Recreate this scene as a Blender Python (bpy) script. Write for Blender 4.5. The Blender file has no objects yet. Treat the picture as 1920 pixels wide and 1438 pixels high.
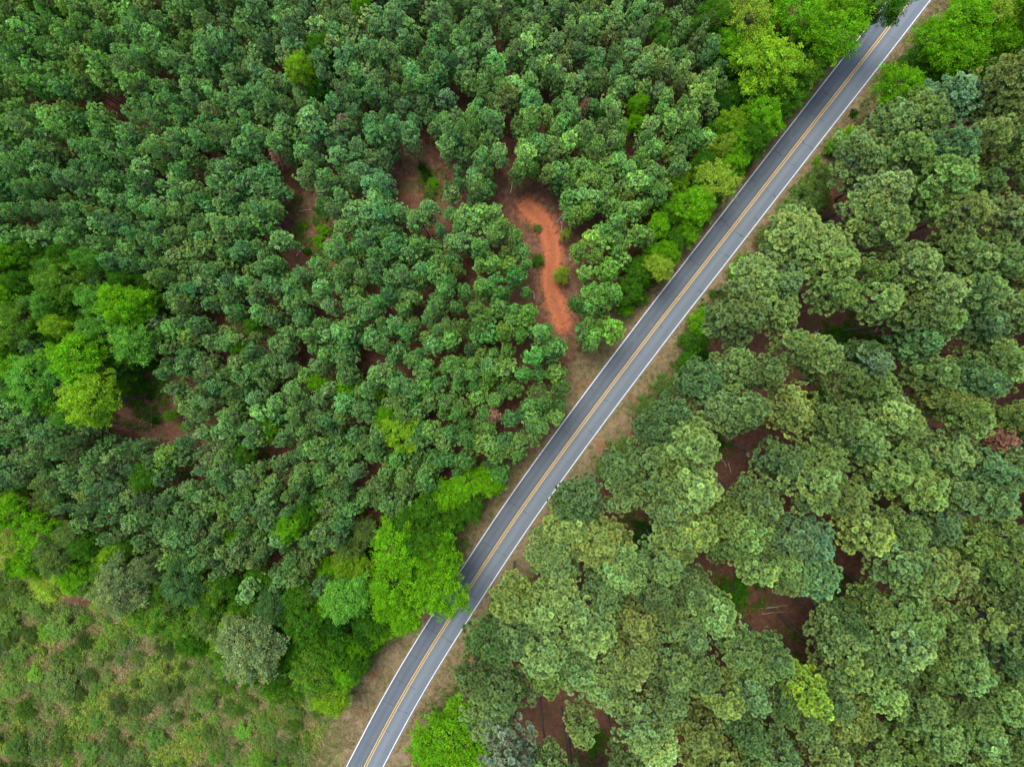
import bpy, math, random
import numpy as np
from mathutils import Vector, Quaternion

R = math.radians
SC = bpy.context.scene
COL = SC.collection
rng = np.random.default_rng(11)
random.seed(11)

# ---------------------------------------------------------------- camera, sky, sun, exposure
CAM_H, FPX = 103.0, 1333.0
NADIR = (984.0, 702.0)                       # where the plumb line under the drone meets the picture
cd = bpy.data.cameras.new("camera"); cam = bpy.data.objects.new("camera", cd); COL.objects.link(cam)
cd.sensor_width = 36.0; cd.lens = 36.0 * FPX / 1920.0
cd.clip_start = 1.0; cd.clip_end = 9000.0
q = Vector((NADIR[0] - 960, 719 - NADIR[1], -FPX)).rotation_difference(Vector((0, 0, -1)))
cam.location = (0, 0, CAM_H); cam.rotation_mode = 'QUATERNION'; cam.rotation_quaternion = q
SC.camera = cam
RM = np.array(q.to_matrix())

def at(u, v, z=0.0):
    r = RM @ np.array([u - 960.0, 719.0 - v, -FPX])
    t = (CAM_H - z) / -r[2]
    return r[0] * t, r[1] * t

def pix(x, y, z):
    p = RM.T @ np.array([x, y, z - CAM_H])
    return 960 + FPX * p[0] / -p[2], 719 - FPX * p[1] / -p[2]

SUN_EL, SUN_AZ = R(72), R(118)               # azimuth measured counter-clockwise from +x
w = bpy.data.worlds.new("World"); SC.world = w; w.use_nodes = True
nt = w.node_tree; bg = nt.nodes['Background']
sky = nt.nodes.new('ShaderNodeTexSky'); sky.sky_type = 'NISHITA'; sky.sun_disc = False
sky.sun_elevation = SUN_EL; sky.sun_rotation = math.pi / 2 - SUN_AZ
sky.dust_density = 3.0; sky.air_density = 1.0; sky.ozone_density = 1.0
nt.links.new(sky.outputs[0], bg.inputs[0]); bg.inputs[1].default_value = 0.15
sl = bpy.data.lights.new("sun", 'SUN'); sun = bpy.data.objects.new("sun", sl); COL.objects.link(sun)
sl.energy = 1.5; sl.angle = R(25); sl.color = (1.0, 0.955, 0.88)
sdir = Vector((math.cos(SUN_EL) * math.cos(SUN_AZ), math.cos(SUN_EL) * math.sin(SUN_AZ), math.sin(SUN_EL)))
sun.rotation_mode = 'QUATERNION'; sun.rotation_quaternion = sdir.to_track_quat('Z', 'Y'); sun.location = (0, 0, 150)
SC.view_settings.view_transform = 'Standard'; SC.view_settings.look = 'None'
SC.view_settings.exposure = 1.26; SC.view_settings.gamma = 1.0; SC.view_settings.use_curve_mapping = False
SC.render.engine = 'CYCLES'
SC.cycles.max_bounces = 6; SC.cycles.diffuse_bounces = 3; SC.cycles.transmission_bounces = 3
SC.cycles.use_adaptive_sampling = True

# ---------------------------------------------------------------- materials
def new_mat(name):
    m = bpy.data.materials.new(name); m.use_nodes = True
    t = m.node_tree; t.nodes.clear()
    out = t.nodes.new('ShaderNodeOutputMaterial')
    return m, t, out

class N:
    """small helper for node graphs"""
    def __init__(s, t): s.t = t
    def n(s, kind, **kw):
        nd = s.t.nodes.new(kind)
        for k, v in kw.items(): setattr(nd, k, v)
        return nd
    def l(s, a, b): s.t.links.new(a, b)
    def put(s, sock, v):
        if isinstance(v, bpy.types.NodeSocket): s.l(v, sock)
        else: sock.default_value = v
    def math(s, op, a, b=0.0, c=0.0, clamp=False):
        nd = s.n('ShaderNodeMath', operation=op, use_clamp=clamp)
        for i, v in enumerate((a, b, c)): s.put(nd.inputs[i], v)
        return nd.outputs[0]
    def mix(s, f, a, b, mode='MIX'):
        nd = s.n('ShaderNodeMix', data_type='RGBA', blend_type=mode)
        s.put(nd.inputs[0], f)
        for i, v in ((6, a), (7, b)):
            s.put(nd.inputs[i], v if isinstance(v, bpy.types.NodeSocket) else (*v[:3], 1.0))
        return nd.outputs[2]
    def noise(s, vec, scale, detail=4.0, rough=0.55, dist=0.0):
        nd = s.n('ShaderNodeTexNoise'); nd.inputs['Scale'].default_value = scale
        nd.inputs['Detail'].default_value = detail; nd.inputs['Roughness'].default_value = rough
        nd.inputs['Distortion'].default_value = dist
        if vec is not None: s.l(vec, nd.inputs['Vector'])
        return nd.outputs[0]
    def ramp(s, f, lo, hi):
        nd = s.n('ShaderNodeMapRange'); nd.interpolation_type = 'SMOOTHSTEP'
        s.put(nd.inputs[0], f); nd.inputs[1].default_value = lo; nd.inputs[2].default_value = hi
        return nd.outputs[0]

def leaf_mat(name, trans, gain=1.0, fixed=None):
    m, t, out = new_mat(name); g = N(t)
    if fixed is None:
        a = g.n('ShaderNodeAttribute', attribute_type='INSTANCER', attribute_name='tint'); col = a.outputs['Color']
    else:
        r = g.n('ShaderNodeRGB'); r.outputs[0].default_value = (*fixed, 1); col = r.outputs[0]
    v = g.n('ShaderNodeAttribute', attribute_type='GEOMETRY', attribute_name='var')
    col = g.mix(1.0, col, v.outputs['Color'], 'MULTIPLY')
    d = g.n('ShaderNodeBsdfDiffuse'); g.l(col, d.inputs[0])
    tr = g.n('ShaderNodeBsdfTranslucent'); g.l(g.mix(1.0, col, (1.15, 1.1, 0.6), 'MULTIPLY'), tr.inputs[0])
    mx = g.n('ShaderNodeMixShader'); mx.inputs[0].default_value = trans
    g.l(d.outputs[0], mx.inputs[1]); g.l(tr.outputs[0], mx.inputs[2]); g.l(mx.outputs[0], out.inputs[0])
    return m

M_NEEDLE = leaf_mat('needles', 0.38)
M_LEAF = leaf_mat('leaves', 0.42)
M_GRASS = leaf_mat('grass_blades', 0.3, fixed=(1, 1, 1))

def bark_mat(name, a, b):
    m, t, out = new_mat(name); g = N(t)
    tc = g.n('ShaderNodeTexCoord')
    mp = g.n('ShaderNodeMapping'); g.l(tc.outputs['Object'], mp.inputs[0]); mp.inputs['Scale'].default_value = (6, 6, 1.2)
    n1 = g.noise(mp.outputs[0], 1.5, 6, 0.7)
    p = g.n('ShaderNodeBsdfPrincipled'); g.l(g.mix(g.ramp(n1, .35, .68), a, b), p.inputs['Base Color'])
    p.inputs['Roughness'].default_value = 0.95
    bp = g.n('ShaderNodeBump'); bp.inputs['Strength'].default_value = 0.6; bp.inputs['Distance'].default_value = 0.05
    g.l(n1, bp.inputs['Height']); g.l(bp.outputs[0], p.inputs['Normal'])
    g.l(p.outputs[0], out.inputs[0])
    return m
M_BARK = bark_mat('pine_bark', (0.055, 0.045, 0.04), (0.14, 0.118, 0.108))
M_DEADWOOD = bark_mat('dead_wood', (0.30, 0.26, 0.23), (0.5, 0.45, 0.40))

# ---------------------------------------------------------------- mesh helpers
def link_mesh(name, verts, faces4, mat, var=None, smooth=False, cols=None):
    """verts (n,3), faces4 (m,4) quads"""
    me = bpy.data.meshes.new(name)
    verts = np.asarray(verts, np.float32); f = np.asarray(faces4, np.int32)
    k = f.shape[1]
    me.vertices.add(len(verts)); me.vertices.foreach_set('co', verts.ravel())
    me.loops.add(f.size); me.loops.foreach_set('vertex_index', f.ravel())
    me.polygons.add(len(f)); me.polygons.foreach_set('loop_start', np.arange(0, f.size, k, dtype=np.int32))
    if var is not None:
        at_ = me.attributes.new('var', 'FLOAT_COLOR', 'POINT')
        at_.data.foreach_set('color', np.concatenate([var, np.ones((len(var), 1))], 1).astype(np.float32).ravel())
    if cols:
        for nm, arr in cols.items():
            a = me.attributes.new(nm, 'FLOAT', 'POINT'); a.data.foreach_set('value', arr.astype(np.float32))
    me.update(calc_edges=True); me.validate()
    if smooth: me.polygons.foreach_set('use_smooth', np.ones(len(f), bool))
    me.materials.append(mat)
    return me

def kites(c, d, L, W, rg, flat=0.0, wide=.62):
    """one kite-shaped blade per row: root at c, pointing along d"""
    n = len(c)
    s = np.cross(d, rg.normal(size=(n, 3)) * (1 - flat) + np.array([0, 0, flat * 3.0]))
    s /= np.linalg.norm(s, axis=1, keepdims=True) + 1e-9
    L = L[:, None]; W = W[:, None]
    v = np.stack([c, c + d * L * wide + s * W * .5, c + d * L, c + d * L * wide - s * W * .5], 1)
    return v.reshape(-1, 3), np.arange(4 * n).reshape(n, 4)

def unit(a): return a / (np.linalg.norm(a, axis=-1, keepdims=True) + 1e-9)

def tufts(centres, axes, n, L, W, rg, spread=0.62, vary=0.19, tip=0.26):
    """needle rosettes: n blades burst from each shoot, occlusion painted in as a darker root, paler new growth at the tip"""
    m = len(centres)
    rs = rg.uniform(.78, 1.22, m)
    c = np.repeat(centres, n, 0); ax = np.repeat(axes, n, 0)
    az = rg.uniform(0, 2 * math.pi, m * n); pol = np.sqrt(rg.uniform(0, 1, m * n)) * 1.75
    a1 = unit(np.cross(ax, rg.normal(size=(m, 3)).repeat(n, 0))); a2 = np.cross(ax, a1)
    d = ax * np.cos(pol)[:, None] + (a1 * np.cos(az)[:, None] + a2 * np.sin(az)[:, None]) * np.sin(pol)[:, None]
    k = rg.uniform(.84, 1.08, m * n) * np.repeat(rs, n)
    v, f = kites(c, d, L * k, W * k, rg, wide=.78)
    tv = np.repeat(1 + rg.normal(0, vary, (m, 1)), n, 0) * (1 + rg.normal(0, .10, (m * n, 1))) * np.ones((1, 3))
    warm = np.repeat(rg.normal(0, .08, (m, 1)), n, 0)
    tv = tv * np.concatenate([1 + warm, 1 + warm * .2, 1 - warm], 1)
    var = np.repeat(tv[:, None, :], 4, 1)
    var[:, 0] *= 1 - tip * 1.9; var[:, 2] *= np.array([1 + tip * 1.6, 1 + tip * 1.3, 1 + tip * .6])  # root colour darkened to paint in rosette shade; tip paler as new growth
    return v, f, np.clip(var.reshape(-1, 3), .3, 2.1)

def spaced(p, d, gap):
    keep = []
    for i in range(len(p)):
        if all(((p[i] - p[j]) ** 2).sum() > gap * gap for j in keep): keep.append(i)
    return p[keep], d[keep]

def leaves(centres, axes, n, L, W, rg, reach, vary=0.2):
    """a spray: n leaves scattered about each centre, lying mostly level"""
    m = len(centres)
    c = np.repeat(centres, n, 0) + rg.normal(size=(m * n, 3)) * reach
    ax = np.repeat(axes, n, 0)
    d = unit(ax * .55 + rg.normal(size=(m * n, 3)) * np.array([1, 1, .55]))
    k = 1 + rg.uniform(-.3, .3, m * n)
    v, f = kites(c, d, L * k, W * k, rg, flat=.5)
    tv = np.repeat(1 + rg.normal(0, vary, (m, 1)), n, 0) * (1 + rg.normal(0, .08, (m * n, 1))) * np.ones((1, 3))
    warm = np.repeat(rg.normal(0, .17, (m, 1)), n, 0)
    tv = tv * np.concatenate([1 + warm, 1 + warm * .2, 1 - warm], 1)
    return v, f, np.clip(np.repeat(tv[:, None, :], 4, 1).reshape(-1, 3), .35, 1.9)

def tube(points, radii, sides=6):
    P = np.asarray(points, float); V = []; F = []
    T = unit(np.gradient(P, axis=0))
    for i, (p, t, r) in enumerate(zip(P, T, radii)):
        a = np.cross(t, [0.31, 0.94, 0.13]); a /= np.linalg.norm(a); b = np.cross(t, a)
        for k in range(sides):
            th = 2 * math.pi * k / sides
            V.append(p + (a * math.cos(th) + b * math.sin(th)) * r)
    for i in range(len(P) - 1):
        for k in range(sides):
            k2 = (k + 1) % sides
            F.append([i * sides + k, i * sides + k2, (i + 1) * sides + k2, (i + 1) * sides + k])
    F.append([(len(P) - 1) * sides + k for k in (0, 1, 2, 3)])
    return np.array(V), np.array(F)

class Bag:
    def __init__(s): s.v = []; s.f = []; s.c = []; s.n = 0
    def add(s, v, f, c=None):
        s.v.append(v); s.f.append(f + s.n); s.n += len(v)
        if c is not None: s.c.append(c)
    def mesh(s, name, mat, **kw):
        return link_mesh(name, np.concatenate(s.v), np.concatenate(s.f), mat, np.concatenate(s.c) if s.c else None, **kw)

# ---------------------------------------------------------------- tree kinds (mesh pairs: trunk with limbs, crown)
def lobe_points(rg, centre, rad, flat, n, outward, up=0.55):
    d = unit(rg.normal(size=(n * 2, 3)) + outward * .55 + np.array([0, 0, up]))
    d = d[:n]
    p = centre + d * rad * np.array([1, 1, flat]) * rg.uniform(.72, 1.05, (n, 1))
    return p, d

def trunk_curve(rg, H, lean):
    zs = np.linspace(0, H, 9)
    ph = rg.uniform(0, 6.3, 2); a = rg.uniform(.04, .18)
    x = a * np.sin(zs * .25 + ph[0]) * zs / H + lean[0] * (zs / H) ** 2
    y = a * np.sin(zs * .22 + ph[1]) * zs / H + lean[1] * (zs / H) ** 2
    x -= x[0]; y -= y[0]
    return np.stack([x, y, zs], 1)

def pine(seed, H, base, rad, nl, lobe_r, ntuft, nblade, L, W, trunk_r, profile, snags=5, ntwig=14):
    rg = np.random.default_rng(seed)
    tc = trunk_curve(rg, H * .97, rg.normal(0, .25, 2))
    tb = Bag(); cb = Bag()
    v, f = tube(tc, np.linspace(trunk_r, trunk_r * .22, 9) * np.array([1.25] + [1] * 8), 8); tb.add(v, f)
    for i in range(nl):
        t = (i + .5) / nl
        t = t ** .8
        z = base + (H - base) * t
        pr = profile(t)
        a = i * 2.399963 + rg.normal(0, .45)
        rr = rad * pr * rg.uniform(.55, 1.0)
        if t > .93: rr = rad * .1
        tip = np.array([math.cos(a) * rr, math.sin(a) * rr, z + rg.normal(0, .25)])
        k = np.interp(z, tc[:, 2], np.arange(9)); k0 = int(k); k1 = min(8, k0 + 1)
        root = tc[k0] * (1 - (k - k0)) + tc[k1] * (k - k0)
        root = root.copy(); root[2] -= rr * .35; tip[:2] += root[:2]
        mid = (root + tip) / 2 + np.array([0, 0, -.12 * rr]) + rg.normal(0, .12, 3)
        if rr > .3:
            v, f = tube([root, mid, tip], [.05 + .018 * rr, .04, .018], 4); tb.add(v, f)
        out = unit(np.array([math.cos(a), math.sin(a), 0.0]))
        lr = lobe_r * rg.uniform(.72, 1.28)
        p, d = spaced(*lobe_points(rg, tip, lr, .62, int(ntuft * (lr / lobe_r) ** 1.6), out), L * 1.72)
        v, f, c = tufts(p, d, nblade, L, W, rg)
        lc = 1 + rg.normal(0, .13); cb.add(v, f, c * lc)
        if rr > rad * .45:                                  # smaller side lobes on the same limb
            for s in (-1, 1):
                if rg.random() < .75:
                    q_ = root * .38 + tip * .62 + np.cross(out, [0, 0, 1]) * s * lobe_r * rg.uniform(.7, 1.2) + rg.normal(0, .15, 3)
                    l2 = lr * rg.uniform(.5, .8)
                    p, d = spaced(*lobe_points(rg, q_, l2, .62, int(ntuft * (l2 / lobe_r) ** 1.6) + 2, out), L * 1.72)
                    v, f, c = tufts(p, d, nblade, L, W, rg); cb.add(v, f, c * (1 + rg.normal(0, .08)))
    for i in range(snags):                                  # short dead limbs below the crown
        z = base * rg.uniform(.55, 1.0); a = rg.uniform(0, 6.28); ln = rg.uniform(.5, 1.8)
        r0 = np.array([np.interp(z, tc[:, 2], tc[:, 0]), np.interp(z, tc[:, 2], tc[:, 1]), z])
        e = r0 + np.array([math.cos(a) * ln, math.sin(a) * ln, ln * .15])
        v, f = tube([r0, (r0 + e) / 2 + rg.normal(0, .06, 3), e], [.035, .025, .01], 4); tb.add(v, f)
    for i in range(ntwig):                                  # bare twigs inside the crown
        z = rg.uniform(base * .85, H * .93); a = rg.uniform(0, 6.28); ln = rad * rg.uniform(.3, .85)
        r0 = np.array([np.interp(z, tc[:, 2], tc[:, 0]), np.interp(z, tc[:, 2], tc[:, 1]), z])
        r0 = r0 + np.array([math.cos(a), math.sin(a), .1]) * rg.uniform(0, .4) * rad
        a += rg.normal(0, .5)
        e = r0 + np.array([math.cos(a) * ln, math.sin(a) * ln, rg.uniform(0, .35) * ln])
        v, f = tube([r0, (r0 + e) / 2 + rg.normal(0, .08, 3), e], [.025, .02, .008], 3 if False else 4); tb.add(v, f)
    return tb.mesh('trunk', M_BARK, smooth=True), cb.mesh('crown', M_NEEDLE)

def broadleaf(seed, H, rad, nl, lobe_r, nspray, nleaf, L, W, squash=.8, base=.25, reach=.16):
    """crown of unit shape: lobes over an uneven ellipsoid, limbs running to them"""
    rg = np.random.default_rng(seed)
    tb = Bag(); cb = Bag()
    tc = trunk_curve(rg, H * .62, rg.normal(0, .3, 2))
    v, f = tube(tc, np.linspace(.05 * rad + .06, .06, 9), 7); tb.add(v, f)
    cz = H - rad * squash
    ph = rg.uniform(0, 6.3, 3)
    for i in range(nl):
        t = (i + .5) / nl
        zc = 1 - t * 1.35
        a = i * 2.399963 + rg.normal(0, .3)
        h = math.sqrt(max(0, 1 - zc * zc))
        bump = 1 + .16 * math.sin(2 * a + ph[0]) + .12 * math.sin(3 * a + ph[1]) + rg.normal(0, .09)
        rr = rad * bump * rg.uniform(.72, .95)
        tip = np.array([h * math.cos(a) * rr, h * math.sin(a) * rr, cz + zc * rad * squash * rg.uniform(.75, 1.0)])
        root = tc[rg.integers(3, 9)]
        mid = root * .45 + tip * .55 + rg.normal(0, .15, 3)
        v, f = tube([root, mid, tip], [.02 * rad + .02, .035, .015], 4); tb.add(v, f)
        out = unit(np.array([math.cos(a) * h, math.sin(a) * h, zc * .6 + .1]))
        lr = lobe_r * rg.uniform(.65, 1.4)
        p, d = spaced(*lobe_points(rg, tip, lr, .7, max(6, int(nspray * (lr / lobe_r) ** 2)), out, .5), reach * 2.1)
        v, f, c = leaves(p, d, nleaf, L, W, rg, reach); cb.add(v, f, c * (1 + rg.normal(0, .10)))
        for s in range(2):                                   # ragged outer twigs
            q_ = tip + out * lr * rg.uniform(.7, 1.2) + rg.normal(0, lr * .5, 3)
            l2 = lr * rg.uniform(.3, .5)
            p, d = spaced(*lobe_points(rg, q_, l2, .6, max(4, int(nspray * (l2 / lobe_r) ** 2)), out, .5), reach * 2.1)
            v, f, c = leaves(p, d, nleaf, L, W, rg, reach); cb.add(v, f, c * (1 + rg.normal(0, .12)))
    return tb.mesh('trunk', M_BARK, smooth=True), cb.mesh('crown', M_LEAF)

def prof_old(t): return (0.55 + .45 * math.sin(math.pi * min(1, t * 1.15 + .12))) * (1 if t < .7 else math.sqrt(max(.02, 1 - ((t - .7) / .33) ** 2)))
def prof_young(t): return max(.12, math.sin(math.pi * (.22 + .74 * t)) ** .8)

OLD_H, OLD_R = 24.0, 3.1
OLD = [pine(100 + i, OLD_H, 15.2 + (i % 3) * .9, OLD_R, 30 + (i % 4) * 3, 1.0, 30, 76, .44, .095, .19, prof_old) for i in range(9)]
YNG_H, YNG_R = 10.5, 1.25
YNG = [pine(200 + i, YNG_H, 4.2 + (i % 3) * .4, YNG_R, 30 + (i % 3) * 4, .42, 8, 38, .27, .085, .07, prof_young, snags=3, ntwig=7) for i in range(9)]
BRD_H, BRD_R = 12.0, 3.6
BRD = [broadleaf(300 + i, BRD_H, BRD_R, 66 + 6 * (i % 3), .68, 30, 11, .23, .15, reach=.15) for i in range(7)]
def reach_of(pairs):
    r_ = []
    for _, me in pairs:
        a = np.empty(len(me.vertices) * 3, np.float32); me.vertices.foreach_get('co', a); a = a.reshape(-1, 3)
        r_.append(np.percentile(np.hypot(a[:, 0], a[:, 1]), 95))
    return float(np.mean(r_))
BSH = [broadleaf(400 + i, 2.6, 1.5, 26 + 2 * (i % 3), .42, 20, 9, .15, .10, .75, reach=.09) for i in range(6)]

OLD_R, YNG_R, BRD_R, BSH_R = [reach_of(x) for x in (OLD, YNG, BRD, BSH)]
print('reach', OLD_R, YNG_R, BRD_R, BSH_R)
# ---------------------------------------------------------------- placing
def lin(r, g, b): return tuple(((c / 255) / 12.92 if c <= 10 else (((c / 255) + .055) / 1.055) ** 2.4) for c in (r, g, b))

KIND = {}
def place(name, meshes, x, y, s, sz, rz, tint, label, cat, group, bark=None):
    r = bpy.data.objects.new(name, None); COL.objects.link(r)
    r.empty_display_size = .5
    r.location = (x, y, gz(x, y) - .03); r.rotation_euler = (rng.normal(0, .02), rng.normal(0, .02), rz); r.scale = (s, s, sz)
    r['label'] = label; r['category'] = cat; r['group'] = group
    for nm, me in zip(('trunk', 'crown'), meshes):
        o = bpy.data.objects.new(nm, me); COL.objects.link(o); o.parent = r
        if nm == 'crown': o['tint'] = [float(c) for c in tint]
    return r

# road centre line, traced on the ground, then continued straight past the frame
RD = [(1764, -75), (1706, 0), (1628.8, 100), (1511.5, 250), (1379.8, 420), (1286.5, 540), (1239.9, 600), (1126.2, 750), (1016.3, 900), (933.4, 1020), (817.4, 1200), (747.3, 1318), (683.9, 1438), (640, 1525)]
rp = np.array([at(u, v) for u, v in RD])
d0 = unit(rp[0] - rp[1]); d1 = unit(rp[-1] - rp[-2])
def catmull(P, n=14):
    P = np.vstack([2 * P[0] - P[1], P, 2 * P[-1] - P[-2]]); out = []
    for i in range(1, len(P) - 2):
        for t in np.linspace(0, 1, n, endpoint=False):
            a, b, c, d = P[i - 1:i + 3]
            out.append(.5 * (2 * b + (c - a) * t + (2 * a - 5 * b + 4 * c - d) * t * t + (3 * b - a - 3 * c + d) * t ** 3))
    out.append(P[-2]); return np.array(out)
rc = catmull(rp)
for _ in range(25): rc[1:-1] = rc[1:-1] * .5 + (rc[:-2] + rc[2:]) * .25
rc = np.vstack([[rp[0] + d0 * k for k in (2500, 800, 250, 80, 30, 12)], rc, [rp[-1] + d1 * k for k in (12, 30, 80, 250, 800, 2500)]])
def seg_dist(X, Y, P):
    """signed distance of points to polyline P (positive to the left of the travel direction)"""
    best = np.full(X.shape, 1e9); sg = np.zeros(X.shape)
    for a, b in zip(P[:-1], P[1:]):
        ab = b - a; L2 = (ab ** 2).sum()
        t = np.clip(((X - a[0]) * ab[0] + (Y - a[1]) * ab[1]) / L2, 0, 1)
        dx = X - a[0] - t * ab[0]; dy = Y - a[1] - t * ab[1]; d = np.hypot(dx, dy)
        m = d < best; best = np.where(m, d, best); sg = np.where(m, np.sign(ab[0] * (Y - a[1]) - ab[1] * (X - a[0])), sg)
    return best, sg
def road_d(x, y):
    d, s = seg_dist(np.array([x]), np.array([y]), rc); return d[0], s[0]   # sign +: the lower-right side of the road

def inside(px, py, poly):
    r = False; j = len(poly) - 1
    for i in range(len(poly)):
        (xi, yi), (xj, yj) = poly[i], poly[j]
        if (yi > py) != (yj > py) and px < (xj - xi) * (py - yi) / (yj - yi) + xi: r = not r
        j = i
    return r
def poly_d(px, py, poly):
    P = np.array(poly + [poly[0]], float)
    d, _ = seg_dist(np.array([float(px)]), np.array([float(py)]), P)
    return -d[0] if inside(px, py, poly) else d[0]

# ground masks are laid out in metres on the ground (converted once from where the photo shows them)
TRACK = np.array([at(u, v) for u, v in [(988, 388), (1020, 420), (1036, 465), (1032, 520), (1040, 565), (1056, 605)]])
TRACK = catmull(TRACK, 6)
FIELD = [at(u, v) for u, v in [(-400, 1040), (0, 1065), (110, 1125), (210, 1150), (330, 1160), (420, 1240), (520, 1300), (640, 1330), (640, 1420), (560, 1800), (-400, 1800)]]
def gz(x, y): return 0.0

# ------------------------------------------------ the ground, one sheet out to the horizon
def build_ground():
    def axis(lo, hi, step):
        core = np.arange(lo, hi + step, step)
        ext = np.array([4, 10, 22, 50, 120, 300, 800, 2000, 4500.])
        return np.concatenate([(lo - ext)[::-1], core, hi + ext])
    xs, ys = axis(-92, 92, .45), axis(-72, 72, .45)
    X, Y = np.meshgrid(xs, ys); nx, ny = len(xs), len(ys)
    dr, sg = seg_dist(X, Y, rc)
    dt, _ = seg_dist(X, Y, TRACK)
    Z = -0.02 - .03 * np.clip((dr - 2.8) / 2, 0, 1) - .05 * (dr < 2.45)
    rgn = np.random.default_rng(3)
    und = sum(np.sin(X * a + p) * np.sin(Y * b + q_) for a, b, p, q_ in rgn.uniform(.15, 1.3, (7, 4))) * .016
    Z = Z + und * np.clip((dr - 4.5) / 3, 0, 1)
    Fp = np.array(FIELD + [FIELD[0]]); df, _ = seg_dist(X, Y, Fp)
    ins = np.zeros(X.shape, bool)
    j = len(FIELD) - 1
    for i in range(len(FIELD)):
        (xi, yi), (xj, yj) = FIELD[i], FIELD[j]
        c = ((yi > Y) != (yj > Y)) & (X < (xj - xi) * (Y - yi) / ((yj - yi) if yj != yi else 1e-9) + xi); ins ^= c; j = i
    df = np.where(ins, df, -df)
    tl = 3.9 + .7 * np.sin(X * .9) ; verge = np.clip(1 - (dr - 2.6 - 3.0) / 1.8, 0, 1) * (sg < 0) + np.clip(1 - (dr - 2.6 - 2.6) / 2.2, 0, 1) * (sg > 0)
    # wider mown verge at the lower end of the road
    ux, uy = at(790, 1290); verge = np.maximum(verge, np.clip(1.5 - np.hypot(X - ux, Y - uy) / 7.0, 0, 1) * (dr < 9))
    ux, uy = at(680, 1260); verge = np.maximum(verge, np.clip(1.5 - np.hypot(X - ux, Y - uy) / 5.0, 0, 1) * (dr < 8))
    f = np.stack([np.arange(nx * ny).reshape(ny, nx)[a:ny - 1 + a, b:nx - 1 + b] for a, b in ((0, 0), (0, 1), (1, 1), (1, 0))], -1).reshape(-1, 4)
    bare = np.zeros(X.shape)
    for (u, v, r, k) in [(1040, 540, 5.5, .6), (1060, 610, 4.5, .6), (960, 360, 4.5, .45), (578, 415, 4.6, 1.0), (785, 320, 5.0, .7), (275, 770, 5.5, .8), (290, 720, 3.0, .8), (1030, 480, 7.0, .5), (1000, 380, 5, .5), (1090, 690, 4, .6), (860, 985, 4, .5)]:
        ux, uy = at(u, v); bare = np.maximum(bare, k * np.clip(1.4 - np.hypot(X - ux, Y - uy) / r, 0, 1))
    me = link_mesh('ground', np.stack([X, Y, Z], -1).reshape(-1, 3), f, M_GROUND, smooth=True,
                   cols={'verge': verge.ravel(), 'track': np.clip(1 - dt / 3.5, 0, 1).ravel(), 'field': np.clip(.5 + df / 3, 0, 1).ravel(), 'bare': bare.ravel(), 'rut': np.clip(1 - np.abs(dt - .85) / .45, 0, 1).ravel(), 'side': (sg > 0).astype(float).ravel()})
    o = bpy.data.objects.new('ground', me); COL.objects.link(o); o['kind'] = 'structure'
    return o

M_GROUND, t, out = new_mat('ground'); g = N(t)
tc = g.n('ShaderNodeTexCoord'); P = tc.outputs['Object']
A = {k: g.n('ShaderNodeAttribute', attribute_type='GEOMETRY', attribute_name=k).outputs['Fac'] for k in ('verge', 'track', 'field', 'bare', 'side')}
nf = g.noise(P, 9.0, 6, .75); nm = g.noise(P, 1.3, 6, .65); nl_ = g.noise(P, .35, 4, .55); nfine = g.noise(P, 30, 3, .8)
floor_c = g.mix(g.ramp(nm, .3, .7), lin(82, 56, 45), lin(108, 76, 60))
floor_c = g.mix(g.math('MULTIPLY', g.ramp(nf, .45, .75), .55), floor_c, lin(124, 94, 76))
floor_c = g.mix(g.math('MULTIPLY', g.ramp(nl_, .52, .7), .6), floor_c, lin(70, 78, 40))
bare_c = g.mix(g.ramp(nm, .3, .7), lin(92, 66, 52), lin(120, 92, 74))
bare_c = g.mix(g.math('MULTIPLY', g.ramp(nl_, .5, .62), .55), bare_c, lin(70, 84, 36))
c = g.mix(g.ramp(g.math('ADD', A['bare'], g.math('MULTIPLY', g.math('SUBTRACT', nm, .5), .9)), .3, .75), floor_c, bare_c)
nr = g.n('ShaderNodeAttribute', attribute_type='GEOMETRY', attribute_name='rut').outputs['Fac']
track_c = g.mix(g.ramp(nf, .3, .75), lin(138, 78, 52), lin(162, 104, 74))
track_c = g.mix(g.math('MULTIPLY', nr, .7), track_c, lin(186, 112, 76))
track_c = g.mix(g.math('MULTIPLY', g.ramp(nm, .52, .68), .55), track_c, lin(100, 66, 50))
c = g.mix(g.ramp(g.math('ADD', A['track'], g.math('MULTIPLY', g.math('SUBTRACT', nm, .5), 1.6)), .36, .8), c, track_c)
ver_c = g.mix(g.ramp(nf, .3, .7), lin(104, 88, 66), lin(142, 124, 98))
ver_c = g.mix(g.math('MULTIPLY', g.ramp(nm, .42, .68), .8), ver_c, lin(72, 84, 40))
ver_c = g.mix(g.math('MULTIPLY', g.ramp(nl_, .55, .7), .7), ver_c, lin(128, 84, 62))
c = g.mix(g.ramp(g.math('ADD', A['verge'], g.math('MULTIPLY', g.math('SUBTRACT', nm, .5), 1.0)), .3, .7), c, ver_c)
fld_c = g.mix(g.ramp(nf, .3, .72), lin(92, 92, 54), lin(140, 128, 94))
fld_c = g.mix(g.math('MULTIPLY', g.ramp(nm, .4, .62), .75), fld_c, lin(72, 88, 36))
fld_c = g.mix(g.math('MULTIPLY', g.ramp(nl_, .62, .72), .5), fld_c, lin(126, 100, 74))
c = g.mix(g.ramp(g.math('ADD', A['field'], g.math('MULTIPLY', g.math('SUBTRACT', nl_, .5), .6)), .35, .65), c, fld_c)
c = g.mix(.5, c, g.mix(g.ramp(nfine, .3, .7), (.55, .55, .55), (1.35, 1.35, 1.35)), 'MULTIPLY')
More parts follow.
